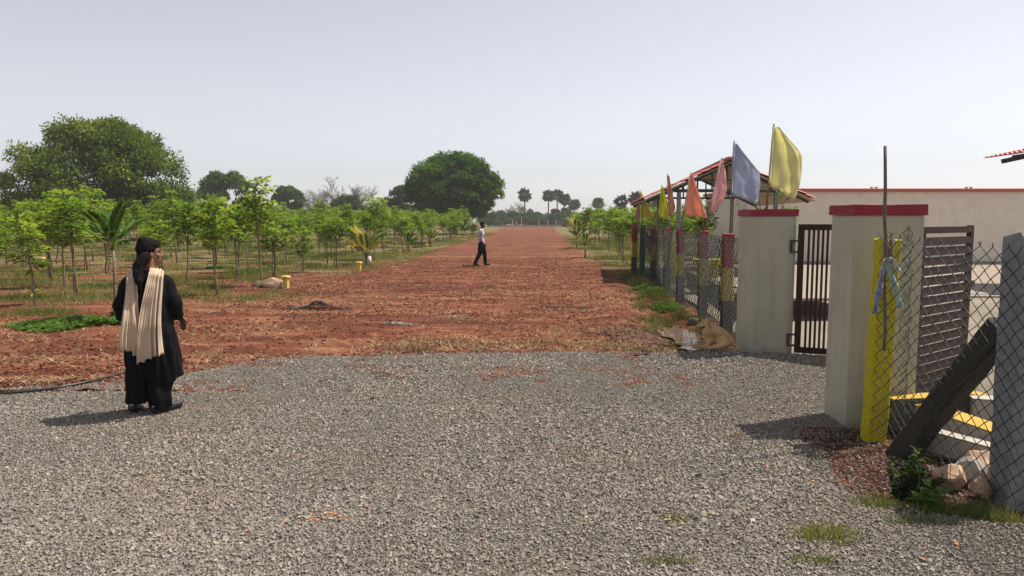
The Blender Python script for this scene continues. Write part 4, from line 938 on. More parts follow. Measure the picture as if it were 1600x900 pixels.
MAT['rag_blue'] = cloth('printed_rag', (0.42, 0.45, 0.50), (0.12, 0.14, 0.20), 30); MAT['rag_green'] = cloth('pale_green_rag', (0.30, 0.50, 0.44), (0.42, 0.58, 0.5), 8); MAT['rag_white'] = cloth('white_rag', (0.6, 0.58, 0.52))
rag([at_depth(1383, 405, 5.5), at_depth(1378, 425, 5.48), at_depth(1371, 460, 5.5), at_depth(1366, 490, 5.52)], .045, MAT['rag_blue'], 'printed grey-blue rag strip hanging left of the thin wooden pole')
rag([at_depth(1386, 405, 5.5), at_depth(1391, 425, 5.5), at_depth(1398, 452, 5.5), at_depth(1406, 480, 5.52)], .05, MAT['rag_green'], 'pale green rag strip hanging right of the thin wooden pole')
rag([at_depth(1380, 408, 5.5), at_depth(1388, 402, 5.49), at_depth(1396, 408, 5.5), at_depth(1403, 424, 5.5)], .04, MAT['rag_white'], 'white rag knotted round the thin wooden pole')
bm = bmesh.new(); q = [at_depth(1389, 420, 5.6), at_depth(1394, 373, 5.6)]; tube(bm, wob(q[0], q[1], 2, .004), .022, 7); tag(obj('wood_stub', bm, MAT['stick'], None, True), 'short brown stick wedged at the top of the yellow post', 'stick')

# far fence
random.seed(9)
ff = empty('wire_fence', (3.16, 10.6, 0)); tag(ff, 'chain-link fence with red and yellow painted posts along the ditch', 'fence')
FP = [(3.17, 10.6), (3.50, 13.2), (3.60, 15.4), (3.98, 18.5), (4.12, 21.0), (4.08, 22.6), (3.95, 23.4)]
pm = None
for i, (x, y) in enumerate(FP[:5]):
    bm = bmesh.new(); rough_post(bm, 1.55, .15, .14); o = obj('post', bm, MAT['banded'], ff); o.location = (x - 3.16, y - 10.6, 0); o.rotation_euler = (random.uniform(-.01, .01), random.uniform(-.015, .015), random.uniform(-.1, .1))
bm = bmesh.new(); rough_post(bm, 1.58, .15, .15); o = obj('post', bm, MAT['green_net'], ff); o.location = (FP[5][0] - 3.16, FP[5][1] - 10.6, 0); tag(o, 'post wrapped in green netting')
bm = bmesh.new(); rough_post(bm, 1.62, .18, .16); o = obj('post', bm, MAT['banded'], ff); o.location = (FP[6][0] - 3.16, FP[6][1] - 10.6, 0); tag(o, 'dark corner post')
bm = bmesh.new(); bar(bm, (4.25, 20.4, 0), (4.1, 22.3, 1.3), .12); o = obj('stay', bm, MAT['granite'], ff); o.location = (-3.16, -10.6, 0)
me = chain([(3.05, 9.6)] + [(x - .10, y) for x, y in FP], .05, 1.5, .085, .085, .0046, .02, 12, .02)
o = link('wire_mesh', me, MAT['wire_far'], ff); o.location = (-3.16, -10.6, 0); o['kind'] = 'stuff'
for k in range(1):
    bm = bmesh.new(); tube(bm, [(x - .13, y, 1.5) for x, y in [(3.18, 9.6)] + FP], .006, 5); o = obj('top_wire', bm, MAT['wire_far'], ff, True); o.location = (-3.16, -10.6, 0)

# ------------------------------------------------------------------ flags
def flag(tip, foot, hgt, prof, m, seed, lab, yaw=0.0, swing=.07):
    """pole from foot to tip; prof = list of (t, width, drop) of the free edge"""
    random.seed(seed); tip = Vector(tip); foot = Vector(foot); root = empty('flag', foot); d = (tip - foot); L = d.length; d.normalize()
    bm = bmesh.new(); tube(bm, wob((0, 0, 0), d * (L + .04), 5, .006), [.015, .014, .013, .012, .011, .01], 7); obj('pole', bm, MAT['stick'], root, True)
    bm = bmesh.new(); NR, NC = 16, 14; T = [q[0] for q in prof]; rows = []
    for i in range(NR + 1):
        t = i / NR; wv = float(np.interp(t, T, [q[1] for q in prof])); dr = float(np.interp(t, T, [q[2] for q in prof])); row = []
        for j in range(NC + 1):
            s = j / NC; base = d * (L - t * hgt)
            amp = swing * s ** .8; yy = amp * math.sin(s * 5.2 + t * 2.6 + seed) + amp * .5 * math.sin(s * 9 - t * 6 + seed * 2) + .012 * math.sin(t * 15 + s * 7 + seed) * s
            row.append(bm.verts.new(base + Vector((math.cos(yaw) * wv * s + .014, math.sin(yaw) * wv * s + yy - .014, -dr * s ** 1.3))))
        rows.append(row)
    for i in range(NR):
        for j in range(NC): bm.faces.new((rows[i][j], rows[i][j + 1], rows[i + 1][j + 1], rows[i + 1][j]))
    o = obj('cloth', bm, m, root, True); sm_ = o.modifiers.new('thick', 'SOLIDIFY'); sm_.thickness = .003
    bm = bmesh.new(); tube(bm, [r[NC].co.lerp(r[NC].co, 0) for r in []] or [rows_ for rows_ in [d * (L), d * (L - hgt)]], .016, 7); obj('sleeve', bm, m, o, True)
    return tag(root, lab, 'flag', 'coloured flags on poles along the fence')
FL = {k: cloth('flag_' + k, c, None, 6, .15, .6) for k, c in dict(pale=(0.84, 0.82, 0.48), blue=(0.56, 0.61, 0.74), pink=(0.82, 0.54, 0.55), orange=(0.80, 0.42, 0.30), tan=(0.56, 0.31, 0.22), lime=(0.60, 0.62, 0.09), yellow=(0.74, 0.66, 0.18), rose=(0.68, 0.36, 0.38)).items()}
def fpt(u, v, Y): return at_depth(u, v, Y)
flag(fpt(1209, 198, 9.75), fpt(1197, 345, 9.72), .80, [(0, .03, .02), (.1, .20, .10), (.24, .40, .18), (.45, .46, .17), (.75, .43, .16), (1, .34, .16)], FL['pale'], 1, 'large pale yellow flag flying behind the far gate pillar', 0, .10)
flag(fpt(1147, 224, 10.62), fpt(1140, 372, 10.60), .76, [(0, .02, .02), (.12, .2, .12), (.3, .38, .18), (.6, .40, .17), (.9, .38, .14), (1, .34, .11)], FL['blue'], 2, 'grey-blue flag left of the large pale yellow one', 0, .06)
flag(fpt(1127, 250, 13.2), fpt(1099, 368, 13.2), .95, [(0, .02, .02), (.2, .13, .05), (.45, .19, .1), (.7, .16, .08), (1, .05, .02)], FL['pink'], 3, 'pink flag furled along its leaning pole', 0, .05)
flag(fpt(1079, 272, 15.4), fpt(1062, 368, 15.4), .88, [(0, .02, .02), (.3, .2, .12), (.6, .36, .2), (.85, .44, .12), (1, .44, .05)], FL['orange'], 4, 'orange triangular flag between the pink and tan ones', 0, .05)
flag(fpt(1043, 274, 18.3), fpt(1046, 370, 18.3), 1.0, [(0, .02, .02), (.4, .1, .1), (.7, .16, .1), (1, .05, .05)], FL['tan'], 5, 'narrow tan flag hanging folded on its pole', 0, .03)
flag(fpt(1034, 291, 18.6), fpt(1024, 375, 18.6), .80, [(0, .02, .02), (.3, .14, .1), (.6, .24, .16), (.9, .3, .14), (1, .28, .08)], FL['lime'], 6, 'lime yellow triangular flag left of the tan one', 0, .05)
flag(fpt(1000, 299, 22.2), fpt(1006, 365, 22.2), .80, [(0, .02, .02), (.4, .22, .2), (.8, .42, .2), (1, .46, .05)], FL['yellow'], 7, 'yellow triangular flag, leftmost of the row', 0, .05)
flag(fpt(999, 312, 22.9), fpt(998, 365, 22.9), .62, [(0, .02, .02), (.4, .1, .08), (.8, .14, .06), (1, .12, .02)], FL['rose'], 8, 'small faded rose flag behind the leftmost yellow one', PI, .03)
flag(fpt(1045, 296, 18.9), fpt(1042, 372, 18.9), .5, [(0, .02, .02), (.5, .08, .1), (1, .04, .04)], FL['rose'], 9, 'small rose flag half hidden behind the tan one', 0, .03)

# ------------------------------------------------------------------ building, shed
def roof_sheet(bm, e0, e1, r1, r0, nu, nv, amp=.035, step=.028, pitch=.22):
    """tile-profile sheet: e0-e1 eave, r0-r1 ridge"""
    e0, e1, r1, r0 = map(Vector, (e0, e1, r1, r0)); n = (e1 - e0).cross(r0 - e0).normalized(); n = n if n.z > 0 else -n; L = (e1 - e0).length; rows = []
    vv = []
    for j in range(nv): vv += [j / nv, (j + .985) / nv]
    for t_i, t in enumerate(vv):
        row = []
        for i in range(nu + 1):
            s = i / nu; q = e0.lerp(e1, s).lerp(r0.lerp(r1, s), t); hgt = amp * abs(math.sin(PI * s * L / pitch)) + (step if t_i % 2 == 0 else 0); row.append(bm.verts.new(q + n * hgt))
        rows.append(row)
    for j in range(len(rows) - 1):
        for i in range(nu): bm.faces.new((rows[j][i], rows[j][i + 1], rows[j + 1][i + 1], rows[j + 1][i]))
ux = Vector((.995, -.06, 0)).normalized(); uy = Vector((.11, .994, 0)).normalized()
def shed():
    Ys = 20.0; L0 = at_depth(1006, 309, Ys); RG = at_depth(1143, 250, Ys); R0 = at_depth(1274, 312, Ys - .15); dp = uy * 6.8; R0.z = L0.z = (R0.z + L0.z) / 2
    root = empty('open_shed', (RG.x, Ys, 0)); off = Vector((RG.x, Ys, 0)); L0 -= off; R0 -= off; RG -= off
    for nm, e, ridge in (('roof_sheet', L0, RG), ('roof_sheet', R0, RG)):
        bm = bmesh.new(); roof_sheet(bm, e, e + dp, ridge + dp, ridge, 120, 9)
        o = obj(nm, bm, MAT['tile'], root); o.data.materials.append(MAT['soffit']); s = o.modifiers.new('thick', 'SOLIDIFY'); s.thickness = .012; s.offset = -1
        bm = bmesh.new(); n = Vector((0, 0, -.05)); q = [e + n, ridge + n, ridge + dp + n, e + dp + n]; f = [bm.verts.new(v) for v in q]; g = [bm.verts.new(v + Vector((0, 0, -.02))) for v in q]
        bm.faces.new(f); bm.faces.new(g[::-1]); [bm.faces.new((f[i], f[(i + 1) % 4], g[(i + 1) % 4], g[i])) for i in range(4)]; obj('ceiling_board', bm, MAT['soffit'], root)
    bm = bmesh.new(); 
    for i in range(26):
        t = i / 25; q = RG + dp * t; bx(bm, q + Vector((0, 0, .045)), (.26, .30, .07))
    obj('ridge_cap', bm, MAT['tile'], root)
    zc = L0.z + .2
    for k in range(2):
        o = dp * (.03 + .94 * k); inx = .55
        bm = bmesh.new(); bar(bm, L0 + o + Vector((.1, .06, -.09)), RG + o + Vector((0, .06, -.1)), .06, .07); obj('rafter', bm, MAT['dark_steel'], root)
        bm = bmesh.new(); bar(bm, R0 + o + Vector((-.1, .06, -.09)), RG + o + Vector((0.0, .06, -.1)), .058, .07); obj('rafter', bm, MAT['dark_steel'], root)
        zc0 = L0.z + .22; xa = L0.x + .85; xb = R0.x - .85
        bm = bmesh.new(); bar(bm, o + Vector((xa, .06, zc0)), o + Vector((xb, .06, zc0)), .05, .07); obj('tie_beam', bm, MAT['dark_steel'], root)
        sl_ = (RG.z - L0.z) / (RG.x - L0.x); bm = bmesh.new(); bar(bm, o + Vector((xa + .3, .06, zc0 + .3)), o + Vector((xb - .3, .06, zc0 + .3)), .046, .05); obj('tie_beam', bm, MAT['dark_steel'], root)
        for x in np.linspace(xa + .25, xb - .25, 7):
            zt = RG.z - sl_ * abs(x - RG.x) - .14; bm = bmesh.new(); bar(bm, o + Vector((x, .062, zc0 + .035)), o + Vector((x, .062, zt)), .042); obj('truss_post', bm, MAT['dark_steel'], root)
        for x in (L0.x + 1.0, R0.x - .95):
            bm = bmesh.new(); bar(bm, o + Vector((x, .06, -.1)), o + Vector((x, .06, zc0 - .035)), .1); obj('column', bm, MAT['steel'], root)
    return tag(root, 'open steel shed with red tile-profile gable roof behind the flags', 'shed')
shed()
def lean_to():
    A = at_depth(1537, 249, 20); dp = Vector((.44, 4.0, 0)); A = A - dp; B = A + Vector((4.6, -.3, 1.0))
    root = empty('tiled_roof_shelter', (A.x, A.y, 0)); off = Vector((A.x, A.y, 0)); A -= off; B -= off
    bm = bmesh.new(); roof_sheet(bm, A, A + dp, B + dp, B, 90, 20, .04); o = obj('roof_sheet', bm, MAT['tile'], root); s = o.modifiers.new('thick', 'SOLIDIFY'); s.thickness = .012; s.offset = -1
    bm = bmesh.new(); bar(bm, A + Vector((.3, .05, -.08)), B + Vector((0, .05, -.14)), .07, .12); obj('rafter', bm, MAT['dark_steel'], root)
    bm = bmesh.new(); bar(bm, A + dp + Vector((.3, -.3, -.08)), B + dp + Vector((0, -.3, -.14)), .07, .12); obj('rafter', bm, MAT['dark_steel'], root)
    for t in (.15, .55, .9):
        bm = bmesh.new(); q = A.lerp(B, t); bar(bm, q + Vector((0, .1, -.08)), q + dp + Vector((0, -.1, -.08)), .05); obj('purlin', bm, MAT['dark_steel'], root)
    for x in (1.6, 4.2):
        for d in (Vector((0, .4, 0)), dp - Vector((0, .5, 0))):
            bm = bmesh.new(); bar(bm, Vector((x, 0, -.1)) + d, Vector((x, 0, A.z + x * .2 - .16)) + d, .12); obj('column', bm, MAT['steel'], root)
    return tag(root, 'corner of a red tiled roof jutting in at the upper right edge', 'shelter')
lean_to()
def building():
    Y = 27.9; x0 = 9.0; x1 = 30; z1 = at_depth(1300, 297, Y).z; zp = at_depth(1300, 417, Y).z; root = empty('low_building', (x0, Y, 0))
    bm = bmesh.new(); bx(bm, ((x1 - x0) / 2, 3, z1 / 2 - .05), (x1 - x0, 6, z1)); bevel(bm, .015); obj('wall', bm, MAT['wall'], root)
    bm = bmesh.new(); bx(bm, ((x1 - x0) / 2, 2.96, z1 - .0), (x1 - x0 + .2, 6.2, .12)); bevel(bm, .012); obj('coping', bm, MAT['coping'], root)
    bm = bmesh.new(); bx(bm, ((x1 - x0) / 2, -.03, .12), (x1 - x0, .06, .1)); obj('plinth', bm, MAT['plinth'], root)
    for (u, d) in ((1362, 0), (1369, 0), (1510, 0), (1517, 0)):
        q = at_depth(u, 292, Y + .3); bm = bmesh.new(); tube(bm, [(q.x - x0, .3, z1), (q.x - x0, .3, q.z)], .055, 7); obj('pipe_stub', bm, MAT['concrete'], root)
    return tag(root, 'long low cream building with orange coping behind the gates', 'building')
building()
bm = bmesh.new(); bar(bm, (6.5, 16.0, .05), (30, 15.4, .05), .12, .08); tag(obj('compound_kerb', bm, MAT['concrete']), 'thin dark kerb across the compound behind the gates', 'kerb')

# dark kerb wall + yellow planter inside the far fence
random.seed(3)
def low_wall(pts, h, t, m, name, lab, cat):
    root = empty(name, (pts[0][0], pts[0][1], 0)); off = Vector((pts[0][0], pts[0][1], 0))
    for i in range(len(pts) - 1):
        a = Vector((*pts[i], h / 2)) - off; b = Vector((*pts[i + 1], h / 2)) - off; bm = bmesh.new(); bar(bm, a, b, t, h); bevel(bm, .01); obj('wall_run', bm, m, root)
    return tag(root, lab, cat)
low_wall([(3.95, 11.2), (4.35, 15.2), (4.7, 19)], .42, .16, MAT['dark_granite'], 'garden_wall', 'low dark retaining wall inside the red and yellow fence', 'wall')
bm = bmesh.new(); bx(bm, (5.6, 14.6, .40), (2.2, 4.6, .05)); bevel(bm, .01); tag(obj('raised_paving', bm, MAT['apron']), kind='structure')
def planter():
    p = Vector((4.62, 17.0, 0)); root = empty('yellow_planter', p); bm = bmesh.new(); bx(bm, (0, 0, .35), (.42, .42, .7)); bevel(bm, .015); obj('body', bm, MAT['yellow'], root)
    bm = bmesh.new(); bmesh.ops.create_cone(bm, segments=4, radius1=.36, radius2=.46, depth=.14, cap_ends=True, matrix=Matrix.Translation((0, 0, .77)) @ Matrix.Rotation(PI / 4, 4, 'Z')); obj('rim', bm, MAT['yellow'], root)
    bm = bmesh.new(); bx(bm, (0, -.225, .35), (.2, .03, .3)); obj('panel', bm, MAT['yellow'], root); tag(root, 'yellow square pedestal with flared top inside the far fence', 'pedestal')
planter()
bm = bmesh.new(); rough_post(bm, 1.25, .26, .24); o = obj('yellow_stone', bm, MAT['yellow']); o.location = (4.28, 19.3, 0)
for v in o.data.vertices:
    if v.co.z > .9: v.co.x *= 1 - (v.co.z - .9) * 1.6; v.co.y *= 1 - (v.co.z - .9) * 1.6
tag(o, 'yellow painted stone with pointed top behind the far fence', 'stone')

# kerb beams and rubble behind the near fence
def beam(a, b, wd, ht, m, side, lab):
    root = empty('concrete_beam', a); d = Vector(b) - Vector(a); bm = bmesh.new(); bar(bm, (0, 0, 0), d, wd, ht); bevel(bm, .012); bb_ = obj('beam_body', bm, side, root)
    bm = bmesh.new(); n = Vector((0, 0, ht / 2 + .003)); bar(bm, n, n + d, wd * .96, .006); obj('painted_top', bm, m, bb_); return tag(root, lab, 'beam', 'painted concrete beams behind the fence')
beam((3.08, 5.82, .17), (3.95, 5.98, .17), .16, .26, MAT['yellow_kerb'], MAT['dark_granite'], 'concrete beam with yellow top, nearest the near pillar behind the fence')
beam((3.78, 5.85, .20), (4.6, 5.55, .20), .16, .2, MAT['old_white'], MAT['concrete'], 'concrete beam with white top lying behind the leaning stay')
beam((3.26, 5.62, .24), (3.70, 4.72, .14), .22, .12, MAT['yellow_kerb'], MAT['concrete'], 'tilted concrete beam with orange-yellow top beside the grey post')
beam((3.08, 5.32, .12), (3.50, 4.72, .09), .12, .16, MAT['old_white'], MAT['concrete'], 'thin concrete beam with worn white edge below the orange-yellow one')
for i, (u, v, s, lab) in enumerate([(1478, 750, (.10, .08, .07), 'pale rubble stone left of the others below the beams'), (1510, 742, (.10, .08, .10), 'grey-brown rubble stone in the middle of the heap below the beams'), (1535, 735, (.13, .1, .11), 'pale buff rubble stone touching the grey post'), (1528, 765, (.09, .07, .05), 'reddish rubble lump lowest in front of the grey post')]):
    p = at(u, v + 12); rock('rubble_stone', (p.x + .05, p.y + .05, .06), s, 20 + i, MAT['rock'] if i != 1 else MAT['concrete'], lab, 'stone', 'rubble stones by the grey post')
clods(0, (lambda n: (RNG.uniform(2.3, 3.4, n), RNG.uniform(4.1, 5.9, n)))(5200), .005, .02, 'rubble_soil', 'loose red-brown soil and crumbs along the foot of the near fence', 'clod_brown')
clods(0, (lambda n: (RNG.normal(2.0, .33, n), RNG.normal(10.5, .5, n)))(3400), .01, .045, 'ditch_spoil', 'heaped dark red soil beside the puddle', 'clod_brown')

# small dark shrub at the fence foot
def shrub(u, v, h, w_, n, seed, lab, m='shrub'):
    random.seed(seed); p = at(u, v); root = empty('shrub', (p.x, p.y, sz(p.x, p.y))); P = []; D = []; paths = []; rr = []; Tn = []
    for s_ in range(n):
        a = random.uniform(0, 6.28); r = random.uniform(.1, 1) * w_; e = Vector((math.cos(a) * r, math.sin(a) * r * .8, h * random.uniform(.5, 1.0))); q = wob((e.x * .25, e.y * .25, -.02), e, 5, .008); paths.append(q); rr.append([.006, .006, .005, .004, .003, .002])
        for i in range(1, 6):
            for k in range(8):
                b = random.uniform(0, 6.28); P.append(list(q[i] + Vector((0, 0, random.uniform(-.02, .02))))); D.append([math.cos(b), math.sin(b), random.uniform(0, .8)]); Tn.append(min(1, random.uniform(.1, .5) + (.35 if i == 5 else 0)))
    V, T = leaf_arrays(np.array(P), np.array(D), RNG.uniform(.035, .06, len(P)), RNG.uniform(.018, .028, len(P)))
    obj('stems', tube_np(paths, rr, 5), MAT['bark'], root); link('leaves', np_mesh('leaves', V, T, np.tile(Tn, 2)), MAT[m], root); return tag(root, lab, 'shrub')
shrub(1405, 775, .24, .09, 7, 1, 'small dark leafy shrub at the foot of the leaning stay, left stem'); shrub(1437, 785, .34, .12, 10, 2, 'taller dark leafy shrub right of the small one, by the leaning stay')
shrub(1123, 470, .5, .2, 9, 4, 'green bush inside the far fence behind the second post', 'weed')
# plant behind far pillar
def sprout(x, y, h, seed, lab):
    random.seed(seed); root = empty('tall_plant', (x, y, 0)); paths = []; rr = []; P = []; D = []; L = []
    for s_ in range(4):
        e = Vector((random.uniform(-.25, .4), random.uniform(-.1, .15), h * random.uniform(.92, 1.03))); q = wob((0, 0, 0), e, 6, .03); paths.append(q); rr.append([.012] * 4 + [.009, .007, .004])
        for i in range(2, 7):
            for k in range(6): b = random.uniform(0, 6.28); P.append(list(q[i])); D.append([math.cos(b), math.sin(b), random.uniform(-.3, .9)]); L.append(random.uniform(.12, .24))
    V, T = leaf_arrays(np.array(P), np.array(D), L, np.array(L) * .16); obj('stems', tube_np(paths, rr, 5), MAT['bark_pale'], root); link('leaves', np_mesh('leaves', V, T, np.tile(RNG.random(len(P)), 2)), MAT['mango_far'], root); return tag(root, lab, 'plant')
sprout(3.9, 11.0, 2.2, 4, 'thin-leaved plant rising behind the far pillar under the pale yellow flag')
# ground-cover weed patch behind the woman
def weed_patch(u, v, rx, ry_, n, name, lab):
    p = at(u, v); r = np.sqrt(RNG.random(n)) * (.8 + .3 * RNG.random(n)); a = RNG.uniform(0, 2 * PI, n); x = p.x + r * np.cos(a) * rx; y = p.y + r * np.sin(a) * ry_
    k = 1.5 * fbm(x * 1.9, y * 2.6, 4) + .62 - r > -.05; x, y, r = x[k], y[k], r[k]; n = len(x)
    P = np.stack([x, y, surf_z(x, y) + RNG.uniform(.0, .13, n) * (1.15 - r)], 1); b = RNG.uniform(0, 6.28, n); D = np.stack([np.cos(b), np.sin(b), RNG.uniform(-.1, .7, n)], 1)
    V, T = leaf_arrays(P, D, RNG.uniform(.05, .10, n), RNG.uniform(.03, .055, n)); tag(link(name, np_mesh(name, V, T, np.tile(np.clip(.4 + .3 * fbm(x * 3, y * 3, 2) + RNG.normal(0, .15, n), 0, 1), 2)), MAT['weed']), lab, 'weeds', None, 'stuff')
weed_patch(125, 506, 1.15, .85, 8500, 'creeping_weeds', 'bright green creeping weed patch on the red soil left of the woman')
weed_patch(200, 492, .5, .22, 1500, 'creeping_weeds', 'smaller green weed patch around the tall coconut sapling')
weed_patch(140, 448, .55, .2, 1100, 'creeping_weeds', 'green weed clump under the slender young tree at left')
weed_patch(350, 418, .9, .35, 1500, 'creeping_weeds', 'green weed clump below the second tree right of the woman')
weed_patch(1040, 478, .35, .6, 1700, 'creeping_weeds', 'green weeds on the ditch bank beside the far fence')
weed_patch(1015, 452, .5, .7, 1300, 'creeping_weeds', 'green weeds on the bank below the green netted post')
weed_patch(1455, 800, .14, .08, 200, 'creeping_weeds', 'few broad green weed leaves at the foot of the shrubs')

# puddle
pc = at(1074, 530); bm = bmesh.new(); ring = []
for k in range(90):
    a = 2 * PI * k / 90; rx = .26 * (1 + .25 * math.sin(3 * a + 1) + .15 * math.sin(5 * a) + .12 * math.sin(13 * a) + .08 * math.sin(23 * a + 1)); ry_ = 1.15 * (1 + .12 * math.sin(2 * a + .5) + .1 * math.sin(7 * a)); ring.append(bm.verts.new((pc.x + math.cos(a) * rx + .06 * math.sin(a), pc.y + .35 + math.sin(a) * ry_, -.030)))
bm.faces.new(ring); tag(obj('puddle', bm, MAT['puddle']), kind='structure')
rock('dark_stone', (at(1082, 505).x, at(1082, 505).y, .02), (.12, .1, .1), 44, MAT['dark_granite'], 'dark round stone at the far end of the puddle', 'stone')

# far end of the road: low wall and white posts
low_wall([(-3.2, 191), (12.5, 191)], .42, .3, MAT['concrete'], 'boundary_wall', 'low pale boundary wall across the far end of the road', 'wall')
ef = empty('post_fence', (4, 191.6, 0)); me = None
for i, u in enumerate([801, 815, 842, 856, 869]):
    q = at_depth(u, 344, 191.6)
    if me is None: bm = bmesh.new(); bx(bm, (0, 0, 1.1), (.15, .15, 2.4)); o = obj('post', bm, MAT['white'], ef); me = o.data
    else: o = link('post', me, None, ef)
    o.location = (q.x - 4, 0, 0); o.scale.z = random.uniform(.8, 1.1)
for z in (.8, 1.4, 1.9):
    bm = bmesh.new(); bar(bm, (-6, 0.15, z), (12, 0.15, z), .03); obj('wire', bm, MAT['wire_far'], ef)
tag(ef, 'white post fence behind the low wall at the far end of the road', 'fence')
# low ruined shelter in the left field
p = at_depth(105, 344, 56); root = empty('field_shelter', (p.x, 56, 0))
for (c, s, m, nm) in [((-.9, 0, .45), (1.4, .25, .9), 'concrete', 'wall'), ((.8, .3, .75), (2.6, 1.6, .12), 'bark', 'roof'), ((-.3, .2, .35), (.1, .1, .72), 'bark', 'prop'), ((1.9, .2, .35), (.1, .1, .72), 'bark', 'prop')]:
    bm = bmesh.new(); bx(bm, c, s, None, .03); obj(nm, bm, MAT[m], root)
tag(root, 'low grey and brown field shelter under the huge mango tree', 'shelter')
p = at_depth(255, 344, 48); root = empty('wooden_rack', (p.x, 48, 0))
for x in (-.5, .5):
    for y in (-.3, .3): bm = bmesh.new(); bx(bm, (x, y, .55), (.07, .07, 1.1)); obj('leg', bm, MAT['bark'], root)
bm = bmesh.new(); bx(bm, (0, 0, 1.14), (1.25, .8, .07)); obj('top', bm, MAT['bark'], root); bm = bmesh.new(); bx(bm, (0, 0, .6), (.92, .5, .05)); obj('shelf', bm, MAT['bark'], root)
tag(root, 'small dark wooden rack in the field behind the woman', 'rack')

# ------------------------------------------------------------------ people and the dog
def capsule(bm, p0, r0, p1, r1, seg=14, sq=(1, 1)):
    p0 = Vector(p0); p1 = Vector(p1); x, y, d = frame_from(p1 - p0); L = (p1 - p0).length; prof = []
    for k in range(5): a = -PI / 2 + PI / 2 * k / 4; prof.append((r0 * math.sin(a), max(1e-4, r0 * math.cos(a))))
    for k in range(1, 5): a = PI / 2 * k / 4; prof.append((L + r1 * math.sin(a), max(1e-4, r1 * math.cos(a))))
    prof.insert(5, (L, r1)); rings = []
    for (h, r) in prof: rings.append([bm.verts.new(p0 + d * h + x * math.cos(t) * r * sq[0] + y * math.sin(t) * r * sq[1]) for t in (2 * PI * k / seg for k in range(seg))])
    for i in range(len(rings) - 1):
        for k in range(seg): bm.faces.new((rings[i][k], rings[i][(k + 1) % seg], rings[i + 1][(k + 1) % seg], rings[i + 1][k]))
    bm.faces.new(rings[0][::-1]); bm.faces.new(rings[-1])
def chain_caps(bm, pts, rad, sq=(1, 1)):
    for i in range(len(pts) - 1): capsule(bm, pts[i], rad[i], pts[i + 1], rad[i + 1], 14, sq)
def ell(bm, c, r, rot=None):
    g = bmesh.ops.create_icosphere(bm, subdivisions=3, radius=1.0)['verts']
    bmesh.ops.transform(bm, matrix=Matrix.Translation(c) @ (rot.to_4x4() if rot is not None else Matrix.Identity(4)) @ Matrix.Diagonal((*r, 1)), verts=g)
def loft(bm, rings, seg=28, p=2.3):
    """rings: (cx, cy, z, half width, half depth), rounded-rectangle sections"""
    R_ = []
    for (cx, cy, z, a, b) in rings:
        row = []
        for k in range(seg):
            t = 2 * PI * k / seg; c, s = math.cos(t), math.sin(t); row.append(bm.verts.new((cx + a * math.copysign(abs(c) ** (2 / p), c), cy + b * math.copysign(abs(s) ** (2 / p), s), z)))
        R_.append(row)
    for i in range(len(R_) - 1):
        for k in range(seg): bm.faces.new((R_[i][k], R_[i][(k + 1) % seg], R_[i + 1][(k + 1) % seg], R_[i + 1][k]))
    bm.faces.new(R_[0][::-1]); bm.faces.new(R_[-1])
def blob(name, bm, m, parent=None, voxel=.008, it=4, fac=.5):
    me = bpy.data.meshes.new('tmp'); bmesh.ops.recalc_face_normals(bm, faces=bm.faces); bm.to_mesh(me); bm.free()
    t = bpy.data.objects.new('tmp', me); C.objects.link(t)
    r = t.modifiers.new('r', 'REMESH'); r.mode = 'VOXEL'; r.voxel_size = voxel
    s = t.modifiers.new('s', 'SMOOTH'); s.iterations = it; s.factor = fac
    dg = bpy.context.evaluated_depsgraph_get(); dg.update(); nm = bpy.data.meshes.new_from_object(t.evaluated_get(dg)); bpy.data.objects.remove(t); bpy.data.meshes.remove(me)
    nm.name = name; nm.materials.clear(); return link(name, nm, m, parent, True)
def deform(o, fn):
    n = len(o.data.vertices); a = np.empty(n * 3, np.float32); o.data.vertices.foreach_get('co', a); a = fn(a.reshape(-1, 3)); o.data.vertices.foreach_set('co', a.astype(np.float32).ravel()); o.data.update()
def head(bm, c, yaw, s=1.0, pitch=0.0):
    """skull, jaw, nose, brow, lips, ears; the face points to local +Y turned by yaw"""
    Rm = Matrix.Rotation(yaw, 3, 'Z') @ Matrix.Rotation(pitch, 3, 'X'); c = Vector(c)
    def q(x, y, z): return c + Rm @ Vector((x * s, y * s, z * s))
    ell(bm, q(0, -.012, .03), (.076 * s, .095 * s, .09 * s), Rm); ell(bm, q(0, .022, -.035), (.060 * s, .068 * s, .078 * s), Rm); ell(bm, q(0, .05, -.088), (.028 * s, .024 * s, .02 * s), Rm)
    capsule(bm, q(0, .083, .012), .010 * s, q(0, .105, -.026), .014 * s, 10); ell(bm, q(0, .097, -.03), (.019 * s, .014 * s, .011 * s), Rm)
    capsule(bm, q(-.03, .078, .03), .011 * s, q(.03, .078, .03), .011 * s, 10); ell(bm, q(0, .083, -.056), (.024 * s, .013 * s, .007 * s), Rm); ell(bm, q(0, .081, -.068), (.021 * s, .013 * s, .007 * s), Rm)
    for sg in (-1, 1):
        ell(bm, q(.040 * sg, .058, -.018), (.024 * s, .024 * s, .022 * s), Rm); ell(bm, q(.077 * sg, -.008, -.012), (.011 * s, .02 * s, .033 * s), Rm)
    return q
def face_bits(q, s, parent, Rm):
    for sg in (-1, 1):
        bm = bmesh.new(); ell(bm, q(.031 * sg, .080, .010), (.014 * s, .008 * s, .007 * s), Rm); obj('eye', bm, MAT['nose'], parent, True)
